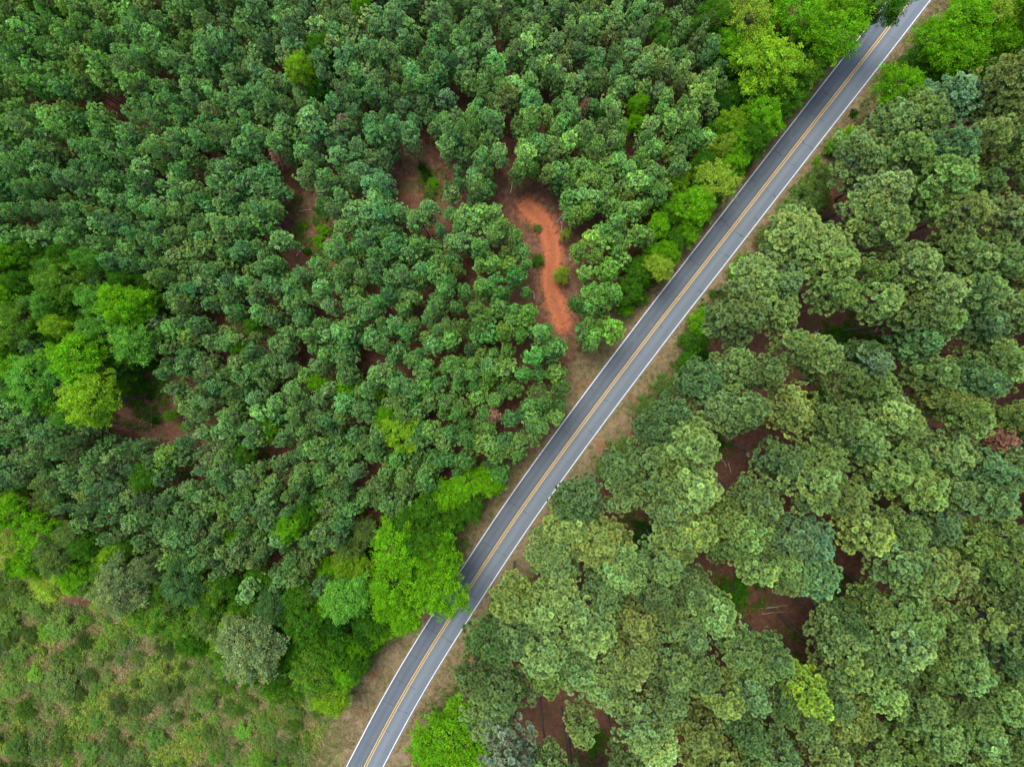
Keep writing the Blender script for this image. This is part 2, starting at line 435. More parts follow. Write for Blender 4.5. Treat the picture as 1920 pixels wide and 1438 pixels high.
p = g.n('ShaderNodeBsdfPrincipled'); g.l(c, p.inputs['Base Color']); p.inputs['Roughness'].default_value = 1.0
p.inputs['Specular IOR Level'].default_value = .1
bp = g.n('ShaderNodeBump'); bp.inputs['Strength'].default_value = .8; bp.inputs['Distance'].default_value = .12
g.l(g.math('ADD', nf, g.math('MULTIPLY', nm, 2.0)), bp.inputs['Height']); g.l(bp.outputs[0], p.inputs['Normal']); g.l(p.outputs[0], out.inputs[0])
build_ground()

# ------------------------------------------------ the road
def strip(P, lo, hi, z, n_across=1):
    T = unit(np.gradient(P, axis=0)); Nn = np.stack([-T[:, 1], T[:, 0]], 1)
    s = np.concatenate([[0], np.cumsum(np.hypot(*np.diff(P, axis=0).T))])
    s -= s[len(s) // 2]
    offs = np.linspace(lo, hi, n_across + 1)
    V = np.stack([np.concatenate([P + Nn * o, np.full((len(P), 1), z)], 1) for o in offs], 1)
    k = n_across + 1; n = len(P)
    idx = np.arange(n * k).reshape(n, k)
    F = np.stack([idx[:-1, :-1], idx[1:, :-1], idx[1:, 1:], idx[:-1, 1:]], -1).reshape(-1, 4)
    return V.reshape(-1, 3), F, {'across': np.tile(offs, n), 'along': np.repeat(s, k)}

M_ROAD, t, out = new_mat('asphalt'); g = N(t)
ac = g.n('ShaderNodeAttribute', attribute_type='GEOMETRY', attribute_name='across').outputs['Fac']
al = g.n('ShaderNodeAttribute', attribute_type='GEOMETRY', attribute_name='along').outputs['Fac']
tc = g.n('ShaderNodeTexCoord'); P = tc.outputs['Object']
cx = g.n('ShaderNodeCombineXYZ'); g.l(g.math('MULTIPLY', ac, 2.2), cx.inputs[0]); g.l(g.math('MULTIPLY', al, .09), cx.inputs[1])
streak = g.noise(cx.outputs[0], 1.6, 5, .6); sp = g.noise(P, 22, 3, .85); blot = g.noise(P, .9, 5, .6)
base = g.mix(g.ramp(ac, -.4, .4), lin(77, 86, 94), lin(94, 104, 112))
# paler wheel tracks worn by the tyres, one pair to a lane
wt = g.math('ABSOLUTE', g.math('SUBTRACT', ac, 1.0)); wl = g.math('ABSOLUTE', g.math('SUBTRACT', g.math('ABSOLUTE', g.math('ADD', ac, 1.25)), .5))
wear = g.math('ADD', g.math('SUBTRACT', 1.0, g.ramp(wt, .1, .55)), g.math('MULTIPLY', g.math('SUBTRACT', 1.0, g.ramp(wl, .05, .4)), .35))
base = g.mix(g.math('MULTIPLY', wear, g.math('ADD', .15, g.math('MULTIPLY', streak, .55))), base, lin(116, 123, 130))
base = g.mix(g.math('MULTIPLY', g.ramp(streak, .35, .75), .35), base, lin(72, 80, 89))
base = g.mix(g.math('MULTIPLY', g.ramp(blot, .5, .8), .35), base, lin(104, 107, 111))
base = g.mix(.55, base, g.mix(g.ramp(sp, .3, .7), (.72, .72, .72), (1.25, 1.25, 1.25)), 'MULTIPLY')
# cross cracks: cells along the road, bent by noise, broken up by a second noise
wob = g.noise(P, .9, 5, .7)
sv = g.math('ADD', g.math('MULTIPLY', al, .26), g.math('MULTIPLY', wob, .35))
vo = g.n('ShaderNodeTexVoronoi', voronoi_dimensions='1D', feature='DISTANCE_TO_EDGE'); g.l(sv, vo.inputs['W']); vo.inputs['Scale'].default_value = 1.0
vo.inputs['Randomness'].default_value = 1.0
cr = g.math('SUBTRACT', 1.0, g.ramp(vo.outputs[0], .003, .012))
brk = g.ramp(g.noise(P, .33, 2, .5), .46, .56)
base = g.mix(g.math('MULTIPLY', g.math('MULTIPLY', cr, brk), .75), base, lin(34, 36, 40))
edge = g.ramp(g.math('ADD', g.math('ABSOLUTE', ac), g.math('MULTIPLY', g.math('SUBTRACT', blot, .5), .35)), 2.42, 2.62)
base = g.mix(g.math('MULTIPLY', edge, .8), base, lin(112, 96, 78))
p = g.n('ShaderNodeBsdfPrincipled'); g.l(base, p.inputs['Base Color']); p.inputs['Roughness'].default_value = .85
p.inputs['Specular IOR Level'].default_value = .3
bp = g.n('ShaderNodeBump'); bp.inputs['Strength'].default_value = .3; bp.inputs['Distance'].default_value = .02
g.l(sp, bp.inputs['Height']); g.l(bp.outputs[0], p.inputs['Normal']); g.l(p.outputs[0], out.inputs[0])

def paint_mat(name, colr, worn):
    m, t, out = new_mat(name); g = N(t); tc = g.n('ShaderNodeTexCoord')
    n1 = g.noise(tc.outputs['Object'], 5.0, 6, .75)
    p = g.n('ShaderNodeBsdfPrincipled'); g.l(g.mix(g.math('MULTIPLY', g.ramp(n1, .42, .66), .8), colr, worn), p.inputs['Base Color'])
    p.inputs['Roughness'].default_value = .6; g.l(p.outputs[0], out.inputs[0]); return m
M_WHITE = paint_mat('white_paint', lin(214, 214, 212), lin(150, 151, 150))
M_YEL = paint_mat('yellow_paint', lin(196, 158, 68), lin(140, 122, 84))
v, f, cc = strip(rc, -2.62, 2.55, 0.0, 12)
road = bpy.data.objects.new('road', link_mesh('road', v, f, M_ROAD, cols=cc)); COL.objects.link(road); road['kind'] = 'structure'
for nm, off, wd, m in (('edge_line', -2.42, .12, M_WHITE), ('edge_line', 2.33, .105, M_WHITE), ('centre_line', -.145, .12, M_YEL), ('centre_line', .145, .12, M_YEL)):
    v, f, cc = strip(rc, off - wd / 2, off + wd / 2, .006)
    o = bpy.data.objects.new(nm, link_mesh(nm, v, f, m)); COL.objects.link(o); o.parent = road

# ---------------------------------------------------------------- where the trees stand
# gaps where the photo shows the ground (picture outlines; compared with each crown's own projection)
GAPS_Y = [
 [(545, 345), (575, 350), (585, 385), (608, 395), (606, 440), (585, 490), (556, 495), (548, 440), (540, 390)],
 [(800, 265), (826, 268), (826, 300), (818, 330), (822, 372), (765, 378), (742, 350), (745, 312), (780, 290)],
 [(930, 325), (960, 345), (1010, 365), (1048, 400), (1075, 435), (1072, 500), (1064, 560), (1072, 620), (1092, 690), (1062, 700), (1062, 640), (1018, 590), (1008, 520), (1000, 450), (965, 400), (930, 350), (925, 335)],
 [(245, 690), (275, 675), (285, 730), (320, 745), (325, 820), (310, 830), (280, 800), (222, 828), (222, 790), (240, 740)],
 [(860, 515), (880, 525), (895, 545), (875, 545), (858, 530)], [(972, 640), (995, 638), (990, 668), (975, 665)],
 [(680, 640), (705, 660), (715, 690), (690, 690), (670, 660)], [(405, 590), (450, 605), (455, 630), (420, 615)], [(380, 648), (430, 650), (420, 668), (390, 665)],
 [(545, 670), (590, 680), (575, 700), (550, 690)], [(325, 870), (350, 895), (352, 915), (335, 905)],
 [(860, 180), (875, 180), (875, 215), (860, 205)], [(935, 215), (965, 215), (960, 260), (935, 255)], [(1010, 230), (1035, 240), (1020, 258)],
 [(935, 730), (955, 745), (960, 775), (935, 765)], [(885, 765), (905, 765), (900, 790), (885, 785)], [(195, 175), (235, 185), (230, 210), (200, 205)], [(185, 80), (205, 115), (195, 118)],
 [(10, 545), (40, 548), (35, 570), (15, 570)], [(50, 575), (68, 580), (65, 595), (52, 590)],
]
YOUNG_AREA = [(-60, -60), (1335, -60), (1345, 60), (1352, 130), (1372, 190), (1370, 250), (1310, 300), (1255, 340), (1238, 420), (1200, 470), (1165, 540), (1150, 620), (1110, 670), (1080, 690),
              (1068, 740), (1020, 810), (980, 860), (940, 895), (870, 888), (830, 900), (760, 945), (700, 985), (660, 1020), (610, 1050), (600, 1120), (480, 1110), (420, 1110), (300, 1050), (200, 1010), (130, 960), (60, 915), (-60, 900)]

# broadleaved trees: u, v, apparent radius, tint, height, own label
TINT = dict(bright=lin(98, 150, 26), lime=lin(132, 168, 60), yel=lin(140, 156, 30), green=lin(66, 122, 36), dark=lin(44, 92, 30), blue=lin(84, 146, 84),
            grey=lin(112, 138, 92), olive=lin(104, 120, 44), dull=lin(88, 112, 58), teal=lin(66, 116, 72))
BL = [
 # belt between plantation and road, upper part
 (1402, 32, 42, 'lime', 14, 'pale lime tree at the top edge between the plantation and the road'),
 (1436, 128, 60, 'yel', 14, 'large yellow-green tree with orange-tinged top beside the upper road'),
 (1335, 35, 34, 'green', 12, ''), (1372, 92, 34, 'bright', 11, ''), (1492, 28, 48, 'bright', 14, ''), (1556, 78, 50, 'bright', 14, 'bright green tree reaching over the road edge near the top'),
 (1640, 16, 46, 'green', 14, 'green tree overhanging the far end of the road at the top'), (1590, 20, 38, 'bright', 13, ''), (1520, 128, 36, 'olive', 10, ''), (1472, 190, 38, 'green', 10, ''),
 (1425, 218, 36, 'bright', 11, ''), (1380, 180, 26, 'green', 9, ''), (1456, 250, 26, 'bright', 8, ''), (1372, 300, 30, 'bright', 9, ''), (1405, 285, 25, 'olive', 7, 'dull olive sapling between lime trees by the road'), (1340, 342, 40, 'lime', 10, ''),
 (1296, 390, 38, 'bright', 10, ''), (1318, 372, 26, 'bright', 8, ''), (1288, 432, 26, 'bright', 7, ''), (1250, 400, 24, 'green', 8, ''), (1262, 450, 26, 'green', 7, ''), (1228, 476, 26, 'bright', 7, ''), (1196, 508, 26, 'green', 7, ''), (1178, 545, 26, 'green', 7, ''), (1172, 575, 20, 'bright', 5, ''),
 (1350, 250, 26, 'green', 9, ''), (1345, 200, 24, 'dark', 9, ''), (1420, 320, 22, 'green', 5, ''), (1196, 200, 20, 'bright', 10, 'small bright tree wedged among pines near the upper road belt'), (1192, 236, 18, 'bright', 9, ''), (1130, 225, 14, 'dark', 8, ''),
 (1235, 60, 18, 'blue', 10, ''), (1240, 88, 16, 'blue', 9, ''),
 # plantation interior
 (572, 142, 28, 'yel', 12, 'yellow-green broadleaved tree alone among the blue-green plantation pines'), (604, 92, 26, 'green', 11, ''), (602, 175, 24, 'dark', 9, ''), (628, 118, 18, 'dark', 9, ''), (405, 272, 13, 'bright', 9, 'tiny bright shrub glowing between the plantation pines'), (682, 16, 20, 'bright', 11, 'bright green tree cut by the top edge among pines'),
 (450, 255, 15, 'dark', 8, ''), (128, 530, 40, 'olive', 13, ''), (96, 576, 26, 'blue', 12, 'small rounded blue-green tree above a yellow-green one'), (122, 612, 26, 'yel', 12, ''), (38, 612, 42, 'olive', 13, ''), (16, 655, 28, 'bright', 11, ''), (188, 566, 36, 'blue', 13, ''), (186, 622, 36, 'blue', 12, ''),
 (246, 575, 44, 'bright', 15, 'tallest bright green tree of the broadleaved cluster'), (262, 634, 46, 'blue', 13, ''), (200, 530, 26, 'teal', 10, ''), (78, 712, 50, 'blue', 13, 'big rounded sea-green tree left of the bright green pair'), (163, 676, 54, 'bright', 15, 'big bright green tree joined to the yellow-green one beside the clearing'),
 (186, 752, 54, 'yel', 15, 'big rounded yellow-green tree bordering the brushy clearing'), (222, 668, 30, 'green', 10, ''), (236, 700, 22, 'green', 6.5, ''), (150, 600, 24, 'green', 9, ''), (100, 640, 22, 'green', 9, ''), (235, 530, 24, 'green', 11, ''), (290, 690, 16, 'green', 4, ''), (268, 726, 13, 'green', 3, ''), (315, 778, 12, 'bright', 5, ''),
 (462, 848, 24, 'green', 9, 'round mid green tree sunk in a hole between plantation pines'), (283, 892, 32, 'green', 10, 'dark green rounded tree at the foot of a grey pine'), (338, 862, 14, 'bright', 7, ''), (510, 800, 21, 'bright', 9, ''), (452, 652, 16, 'bright', 9, ''), (482, 612, 20, 'green', 9, ''), (598, 716, 20, 'bright', 9, ''),
 (655, 726, 24, 'bright', 9, ''), (712, 738, 16, 'yel', 8, ''), (748, 812, 38, 'yel', 11, 'yellow-green domed tree in the middle of the lower plantation'), (728, 776, 20, 'bright', 10, ''), (608, 935, 16, 'bright', 8, ''), (545, 985, 30, 'bright', 11, ''), (575, 960, 22, 'green', 10, ''), (445, 1006, 18, 'bright', 8, ''), (1010, 488, 14, 'green', 2, ''),
 # belt below the plantation
 (838, 930, 30, 'bright', 9, ''), (872, 908, 34, 'bright', 9, ''), (912, 905, 30, 'bright', 8, 'bright green tree at the road side end of the belt'), (880, 945, 28, 'green', 8, ''), (800, 955, 32, 'green', 10, ''), (760, 985, 34, 'green', 11, ''), (850, 975, 26, 'green', 8, ''),
 (745, 1030, 50, 'bright', 15, ''), (800, 1020, 46, 'green', 14, ''), (846, 1050, 42, 'bright', 14, ''), (740, 1100, 54, 'bright', 15, ''), (826, 1100, 52, 'bright', 15, 'large green tree overhanging the left lane up to the yellow lines'), (782, 1142, 46, 'bright', 13, ''), (655, 1110, 48, 'blue', 15, 'sea-green rounded tree left of the tree overhanging the road'),
 (700, 1155, 36, 'green', 10, ''), (690, 1180, 32, 'dark', 8, ''), (625, 1170, 30, 'dark', 9, ''), (560, 1120, 32, 'green', 10, ''), (570, 1170, 38, 'green', 11, ''), (620, 1215, 40, 'green', 10, ''), (590, 1255, 44, 'olive', 11, ''), (640, 1262, 36, 'bright', 9, ''), (622, 1306, 34, 'yel', 9, 'yellow-green tree at the corner of the scrub next to the verge'), (560, 1215, 34, 'green', 9, ''), (675, 1225, 24, 'olive', 6, ''),
 (30, 960, 36, 'bright', 12, ''), (78, 990, 38, 'bright', 11, ''), (22, 1010, 36, 'lime', 11, ''), (62, 1045, 36, 'bright', 10, ''), (112, 1040, 36, 'dull', 11, ''), (98, 1092, 34, 'lime', 8, ''), (142, 1080, 34, 'bright', 9, ''), (170, 1020, 30, 'green', 10, ''), (140, 1000, 30, 'dull', 10, ''), (18, 1060, 22, 'lime', 6, ''),
 (212, 1042, 28, 'yel', 9, 'reddish yellow-green tree beside the pale grey-green one'), (170, 1095, 26, 'dull', 8, ''), (238, 1096, 52, 'grey', 14, 'large pale grey-green tree at the scrub edge with fine leaves'), (285, 1062, 24, 'grey', 12, ''), (292, 1150, 44, 'olive', 10, ''), (340, 1165, 34, 'olive', 8, ''), (400, 1110, 34, 'olive', 9, ''), (395, 1168, 32, 'dull', 9, ''),
 (474, 1206, 64, 'grey', 15, 'largest grey-green domed tree standing over the scrub'), (520, 1140, 36, 'teal', 11, ''), (425, 1250, 34, 'olive', 6, ''), (385, 1215, 30, 'bright', 6, ''), (455, 1130, 26, 'green', 8, ''), (350, 1090, 40, 'teal', 12, 'dark blue-green tree between two paler ones above the scrub'), (490, 1090, 30, 'green', 8, ''), (430, 1090, 26, 'green', 8, ''),
 (510, 1300, 26, 'olive', 4, ''), (560, 1290, 26, 'green', 5, ''),
 # right of the road
 (846, 1386, 78, 'bright', 11, 'round leafy green tree alone beside the road at the bottom'), (1672, 166, 45, 'bright', 12, 'rounded bright green tree alone on the verge below the top'), (1584, 246, 26, 'lime', 6, 'small lime bush-like tree between the verge and the pines'), (1560, 268, 16, 'bright', 3, ''),
 (1780, 28, 50, 'bright', 14, ''), (1850, 20, 48, 'lime', 14, ''), (1905, 40, 42, 'bright', 14, ''), (1742, 78, 40, 'bright', 12, ''), (1800, 96, 48, 'bright', 13, ''), (1862, 78, 40, 'bright', 13, ''), (1898, 100, 34, 'blue', 12, 'blue-green tree at the right edge beside bright green ones'), (1760, 135, 34, 'green', 10, ''), (1722, 130, 26, 'green', 8, ''), (1848, 120, 30, 'green', 11, ''),
 (1212, 762, 22, 'dull', 6.5, ''), (1242, 722, 22, 'dull', 6.5, ''), (1168, 838, 22, 'dull', 6.5, ''), (1140, 880, 22, 'dull', 6.5, ''), (1090, 930, 22, 'green', 6.5, ''), (1290, 680, 24, 'green', 6.5, ''), (935, 1130, 20, 'dull', 6.5, ''), (895, 1205, 22, 'dull', 6.5, ''), (1540, 330, 22, 'dull', 6.5, ''), (1590, 262, 20, 'bright', 6.5, ''),
 (1516, 372, 36, 'dull', 8, ''), (1480, 410, 32, 'dull', 7, ''), (1500, 340, 24, 'dull', 5, ''), (1440, 440, 24, 'dull', 6, ''), (1300, 600, 22, 'bright', 4, ''), (1052, 516, 17, 'lime', 5, 'pale lime sapling overlapping the right edge of the orange track'), (1060, 438, 12, 'lime', 5, ''), (1305, 640, 26, 'green', 5, ''), (1318, 665, 18, 'dark', 4, ''), (1378, 502, 18, 'bright', 4, ''), (1300, 575, 16, 'bright', 3, ''),
 (1578, 636, 30, 'green', 3, 'low green thicket on red ground in the biggest clearing of tall pines'), (1545, 752, 26, 'green', 4, ''), (1380, 1112, 30, 'green', 4, 'vivid green thicket beside fallen trunks in the lower clearing'), (1112, 1400, 20, 'green', 4, ''), (1345, 830, 16, 'dark', 3, ''), (1205, 1000, 24, 'dark', 4, ''), (1640, 660, 26, 'dark', 4, ''), (1570, 1095, 16, 'green', 2, ''),
]
for k_ in TINT: TINT[k_] = (TINT[k_][0] * 1.06, TINT[k_][1] * .97, TINT[k_][2] * (.8 if k_ != 'grey' else .8))
TINT['yel'] = lin(118, 160, 36); TINT['olive'] = lin(90, 132, 40); TINT['dull'] = lin(98, 126, 58); TINT['bright'] = lin(100, 158, 26); TINT['blue'] = lin(94, 150, 52); TINT['teal'] = lin(76, 114, 60); TINT['green'] = lin(68, 116, 28)
# tall pines: u, v, apparent radius, tint code (y yellowish, b bluish, l light, d dark, g grey, '' plain)
OP = [(1722,218,40,''),(1780,193,50,'b'),(1863,167,50,'y'),(1905,150,38,'y'),(1660,240,42,''),(1737,240,42,''),(1880,220,44,'y'),(1783,277,42,'b'),(1847,280,36,'y'),(1903,267,34,''),
(1613,300,60,'l'),(1697,300,50,'l'),(1663,352,46,'l'),(1757,373,58,''),(1893,338,50,''),(1835,343,32,''),(1780,412,48,'y'),(1883,407,54,'y'),(1657,427,50,'y'),(1610,395,36,'l'),(1487,443,58,'l'),(1560,462,46,'l'),
(1767,467,36,''),(1840,465,34,'y'),(1395,510,50,''),(1467,537,45,'b'),(1493,490,46,'l'),(1560,505,48,'l'),(1557,550,40,''),(1603,567,42,'l'),(1617,515,36,''),(1713,507,52,'l'),(1800,500,48,'l'),(1863,497,44,''),
(1907,507,40,'y'),(1690,557,36,'y'),(1747,557,45,'l'),(1807,557,45,''),(1713,603,50,''),(1753,613,40,'l'),(1710,653,36,'b'),(1887,597,52,'l'),(1827,607,36,'b'),(1827,660,44,''),(1887,680,44,'l'),(1860,722,44,'l'),
(1813,713,40,'b'),(1757,707,40,''),(1613,670,38,'g'),(1380,595,58,''),(1447,600,44,''),(1418,560,40,''),(1477,677,40,'l'),(1540,676,44,'l'),(1563,713,34,''),(1430,707,42,''),(1373,705,48,''),(1318,722,46,'d'),
(1397,773,45,''),(1467,765,50,'l'),(1330,780,50,''),(1260,770,40,'d'),(1228,800,34,'d'),(1205,850,42,''),(1250,850,44,''),(1633,723,44,''),(1663,757,48,'l'),(1690,797,45,'l'),(1547,780,48,''),(1613,820,50,'l'),(1537,847,45,''),
(1747,757,32,'y'),(1783,755,42,'y'),(1817,790,44,'y'),(1873,782,32,'y'),(1907,770,36,'y'),(1910,825,36,''),(1763,850,52,''),(1690,863,40,''),(1880,873,50,''),(1825,880,40,'b'),(1303,835,54,'l'),(1653,883,44,'l'),
(1513,903,56,'l'),(1580,923,46,'l'),(1723,905,50,'l'),(1300,917,50,'l'),(1407,925,48,''),(1440,862,46,'d'),(1847,925,50,''),(1780,940,46,''),(1160,870,38,'d'),(1180,915,44,''),(1235,905,42,''),(1245,950,40,''),
(1000,1010,46,''),(1073,993,52,'l'),(1133,1027,56,''),(1160,1070,48,'l'),(1250,1000,46,''),(1257,1048,46,'l'),(1040,1053,48,''),(1047,1100,44,'l'),(960,1120,44,'l'),(1013,1147,48,'l'),(1097,1153,56,'l'),(1123,1112,40,''),
(1190,1160,46,'y'),(1187,1215,48,'y'),(1100,945,44,'d'),(1060,940,36,'d'),(923,1193,50,'d'),(975,1195,44,'d'),(1023,1227,52,'l'),(1080,1232,46,''),(957,1277,58,'d'),(907,1250,42,'d'),(1120,1285,52,'l'),(1157,1243,44,'y'),(1035,1290,44,''),
(913,1343,54,''),(973,1390,54,'g'),(1090,1358,34,''),(1040,1385,44,'l'),(1060,1425,34,''),(1207,1343,50,'l'),(1240,1385,48,'l'),(1255,1310,42,''),(1257,1160,44,''),(1257,1233,44,''),(1300,1105,40,''),(1215,1110,36,''),
(1307,987,46,'l'),(1413,985,46,'l'),(1360,960,40,''),(1430,1017,34,''),(1477,1003,42,'b'),(1520,1012,44,'b'),(1467,1052,38,''),(1507,1072,48,'b'),(1397,1057,40,'l'),(1467,1095,40,'l'),(1340,1030,36,''),(1617,977,50,'y'),
(1690,993,38,''),(1747,987,45,'b'),(1690,1030,36,''),(1660,1052,52,'l'),(1713,1080,54,'l'),(1762,1040,42,'y'),(1803,1010,40,'y'),(1870,1010,45,'y'),(1823,1055,38,''),(1882,1078,42,''),(1833,1147,56,''),(1900,1133,44,''),
(1725,1150,52,'l'),(1680,1180,54,'l'),(1633,1140,40,''),(1563,1147,36,'d'),(1567,1190,54,''),(1343,1150,45,'l'),(1293,1175,40,'b'),(1380,1202,40,''),(1403,1240,45,''),(1570,1255,52,''),(1497,1273,46,'Y'),(1340,1290,45,'y'),
(1397,1292,40,'b'),(1297,1247,40,''),(1450,1225,32,''),(1650,1232,44,''),(1780,1195,48,''),(1805,1238,46,'l'),(1740,1240,40,''),(1897,1187,45,''),(1860,1215,36,'d'),(1647,1293,52,'l'),(1710,1313,50,''),(1313,1355,52,'y'),
(1330,1418,52,'y'),(1413,1418,48,''),(1570,1335,45,'y'),(1500,1345,42,'l'),(1547,1410,48,''),(1630,1390,48,''),(1690,1410,44,''),(1780,1295,48,''),(1835,1295,46,'l'),(1893,1277,44,''),(1747,1362,46,''),(1813,1355,48,'l'),
(1868,1378,46,''),(1910,1350,40,''),(1765,1425,44,''),(1830,1425,44,''),(1900,1432,42,''),(1470,1400,40,''),(1165,1400,40,''),(1395,1365,36,'b'),(1450,1310,34,''),(1608,1200,36,''),(1600,660,26,'d'),(1560,1300,30,'')]
DEAD = [(1850, 823, 24, 'old', 'dead pink-brown pine crown among the yellowish tall pines'), (924, 780, 16, 'yng', 'small reddish-brown dead pine near the lower plantation edge'),
        (517, 297, 13, 'yng', 'dead pinkish-brown pine in the upper plantation'), (648, 226, 18, 'yng', 'grey-pink leafless pine above the dark bare hollow'), (1094, 205, 10, 'yng', 'tiny orange-brown dead pine top beside the upper pines')]

OTINT = {'': lin(116, 144, 80), 'y': lin(128, 150, 80), 'b': lin(110, 146, 92), 'l': lin(130, 158, 88), 'd': lin(98, 128, 72), 'g': lin(122, 142, 104), 'Y': lin(140, 172, 62)}
YT = [((100, 100), (92, 132, 78)), ((600, 60), (98, 134, 98)), ((1100, 60), (102, 134, 96)), ((150, 400), (86, 126, 84)), ((700, 300), (88, 128, 94)), ((1150, 350), (98, 136, 86)), ((700, 600), (88, 128, 86)),
      ((1000, 600), (86, 130, 76)), ((300, 900), (88, 120, 84)), ((900, 800), (84, 124, 74)), ((500, 1000), (82, 116, 78)), ((450, 700), (92, 128, 88)), ((1100, 500), (98, 136, 74))]
def young_tint(u, v, rg):
    w_ = np.array([1 / (40 + math.hypot(u - a, v - b)) ** 3 for (a, b), _ in YT]); c_ = (w_[:, None] * np.array([c for _, c in YT])).sum(0) / w_.sum()
    k = rg.normal(0, .085); c_ = c_ * (1 + k) + np.array([rg.normal(0, 5), 0, rg.normal(0, 5)])
    c_ = c_ * np.array([1.27, 1.25, 1.06]); return lin(*np.clip(c_, 20, 220)), k

for k_ in OTINT: OTINT[k_] = tuple(c * f for c, f in zip(OTINT[k_], (1.08, 1.10, 1.24)))
# ---- plant list first, labels afterwards (a label counts its neighbours)
PL = []           # dicts
for (u, v, r, t_, h, lab) in BL:
    z = h * .72; x, y = at(u, v, z); rad = r * (CAM_H - z) / FPX
    small = h <= 6
    PL.append(dict(kind='bush' if small else 'leaf', u=u, v=v, x=x, y=y, rad=rad, h=h, tint=np.array(TINT[t_]) * (1 + rng.normal(0, .05)), tname=t_, label=lab, r=r))
BELTS = [([(1330, -10), (1700, -10), (1600, 100), (1480, 235), (1395, 345), (1300, 450), (1225, 535), (1165, 610), (1150, 600), (1180, 520), (1225, 430), (1258, 335), (1325, 285), (1365, 200), (1345, 80)], ('bright', 'green', 'bright', 'yel', 'lime'), 9),
 ([(950, 890), (880, 985), (860, 1060), (820, 1150), (700, 1215), (650, 1310), (560, 1300), (430, 1255), (330, 1190), (230, 1140), (60, 1085), (-10, 1060), (-10, 905), (60, 920), (190, 1000), (300, 1050), (430, 1105), (600, 1105), (620, 1050), (690, 990), (760, 945), (830, 905)], ('bright', 'green', 'green', 'olive', 'dull', 'yel'), 9),
 ([(1745, -10), (1930, -10), (1930, 135), (1780, 155), (1722, 150), (1700, 85)], ('bright', 'green', 'bright', 'lime'), 9),
 ([(-10, 470), (200, 480), (300, 540), (300, 640), (240, 700), (160, 790), (60, 760), (-10, 690)], ('green', 'blue', 'bright', 'green'), 11)]
for po, tn_, hh in BELTS:
    us = [a for a, b in po]; vs = [b for a, b in po]; S2 = 40
    for jj in range(int((max(vs) - min(vs)) / S2) + 2):
        for ii in range(int((max(us) - min(us)) / S2) + 2):
            u = min(us) + (ii + .5 * (jj % 2)) * S2 + rng.normal(0, 8); v = min(vs) + jj * S2 * .87 + rng.normal(0, 8)
            if not inside(u, v, po): continue
            if any(p['kind'] == 'leaf' and math.hypot(u - p['u'], v - p['v']) < p['r'] * .62 + 6 for p in PL): continue
            h = hh * rng.uniform(.7, 1.15); r = rng.uniform(20, 32); z = h * .72; x, y = at(u, v, z); t_ = tn_[rng.integers(len(tn_))]
            if road_d(x, y)[0] < 4.2: continue
            PL.append(dict(kind='leaf', u=u, v=v, x=x, y=y, rad=r * (CAM_H - z) / FPX, h=h, tint=np.array(TINT[t_]) * (.92 + rng.normal(0, .07)), tname=t_, label='', r=r))
def old_ok(x, y): return road_d(x, y)[0] > 4.6
for (u, v, r, t_) in OP:
    h = OLD_H * random.uniform(.93, 1.06)
    dr_ = road_d(*at(u, v, h * .8))[0]
    if dr_ < 9: h *= .86
    z = h * .80; x, y = at(u, v, z); rad = r * (CAM_H - z) / FPX * .97
    PL.append(dict(kind='old', u=u, v=v, x=x, y=y, rad=rad, h=h, tint=np.array(OTINT[t_]) * (1 + rng.normal(0, .10)) * (1 + np.array([rng.normal(0, .05), 0, rng.normal(0, .08)])), tname=t_, label='', r=r))
for (u, v, r, k, lab) in DEAD:
    h = OLD_H * .93 if k == 'old' else YNG_H * .95; z = h * .78; x, y = at(u, v, z)
    PL.append(dict(kind='dead_' + k, u=u, v=v, x=x, y=y, rad=r * (CAM_H - z) / FPX, h=h, tint=np.array(lin(178, 140, 122) if '-pink' not in lab else lin(150, 136, 124)), tname='dead', label=lab, r=r))

def crown_hits(x, y, h, z0, rad, polys, grow=.36):
    for zz in np.linspace(z0, h, 4):
        u, v = pix(x, y, zz); rp_ = rad * FPX / (CAM_H - zz) * grow * (.8 if zz > h * .9 else 1)
        for po in polys:
            if poly_d(u, v, po) < rp_ * (1.7 if len(po) > 14 else 1 if len(po) > 6 else .2): return True
    return False
def off_road(p):
    """shift a plant away from the road until its crown clears the lane, except the few that overhang"""
    allow = {'tree reaching over': 2.2, 'overhanging the far end': 2.6, 'overhanging the left lane': 3.3}
    over = max([v for k, v in allow.items() if k in p['label']] + [.35 if p['kind'] == 'old' else -.3])
    for _ in range(12):
        worst = None
        for zz in ((p['h'] * .7, p['h'] * .9) if p['kind'] == 'old' else (p['h'] * .45, p['h'] * .7, p['h'] * .9)):
            u, v = pix(p['x'], p['y'], zz); gx, gy = at(u, v, 0); rr = p['rad'] * CAM_H / (CAM_H - zz)
            d, s_ = road_d(gx, gy); d0_, s0 = road_d(p['x'], p['y'])
            gap = d * (1 if s_ == s0 else -1) - rr * (1.0 if zz < p['h'] * .8 else .8) - 2.65 + over
            if worst is None or gap < worst[0]: worst = (gap, s0)
        if worst[0] >= 0: break
        i = int(np.argmin(np.hypot(rc[:, 0] - p['x'], rc[:, 1] - p['y']))); T = unit(rc[min(i + 1, len(rc) - 1)] - rc[i - 1])
        n_ = np.array([-T[1], T[0]]) * worst[1]
        p['x'] += n_[0] * min(.6, -worst[0]); p['y'] += n_[1] * min(.6, -worst[0])
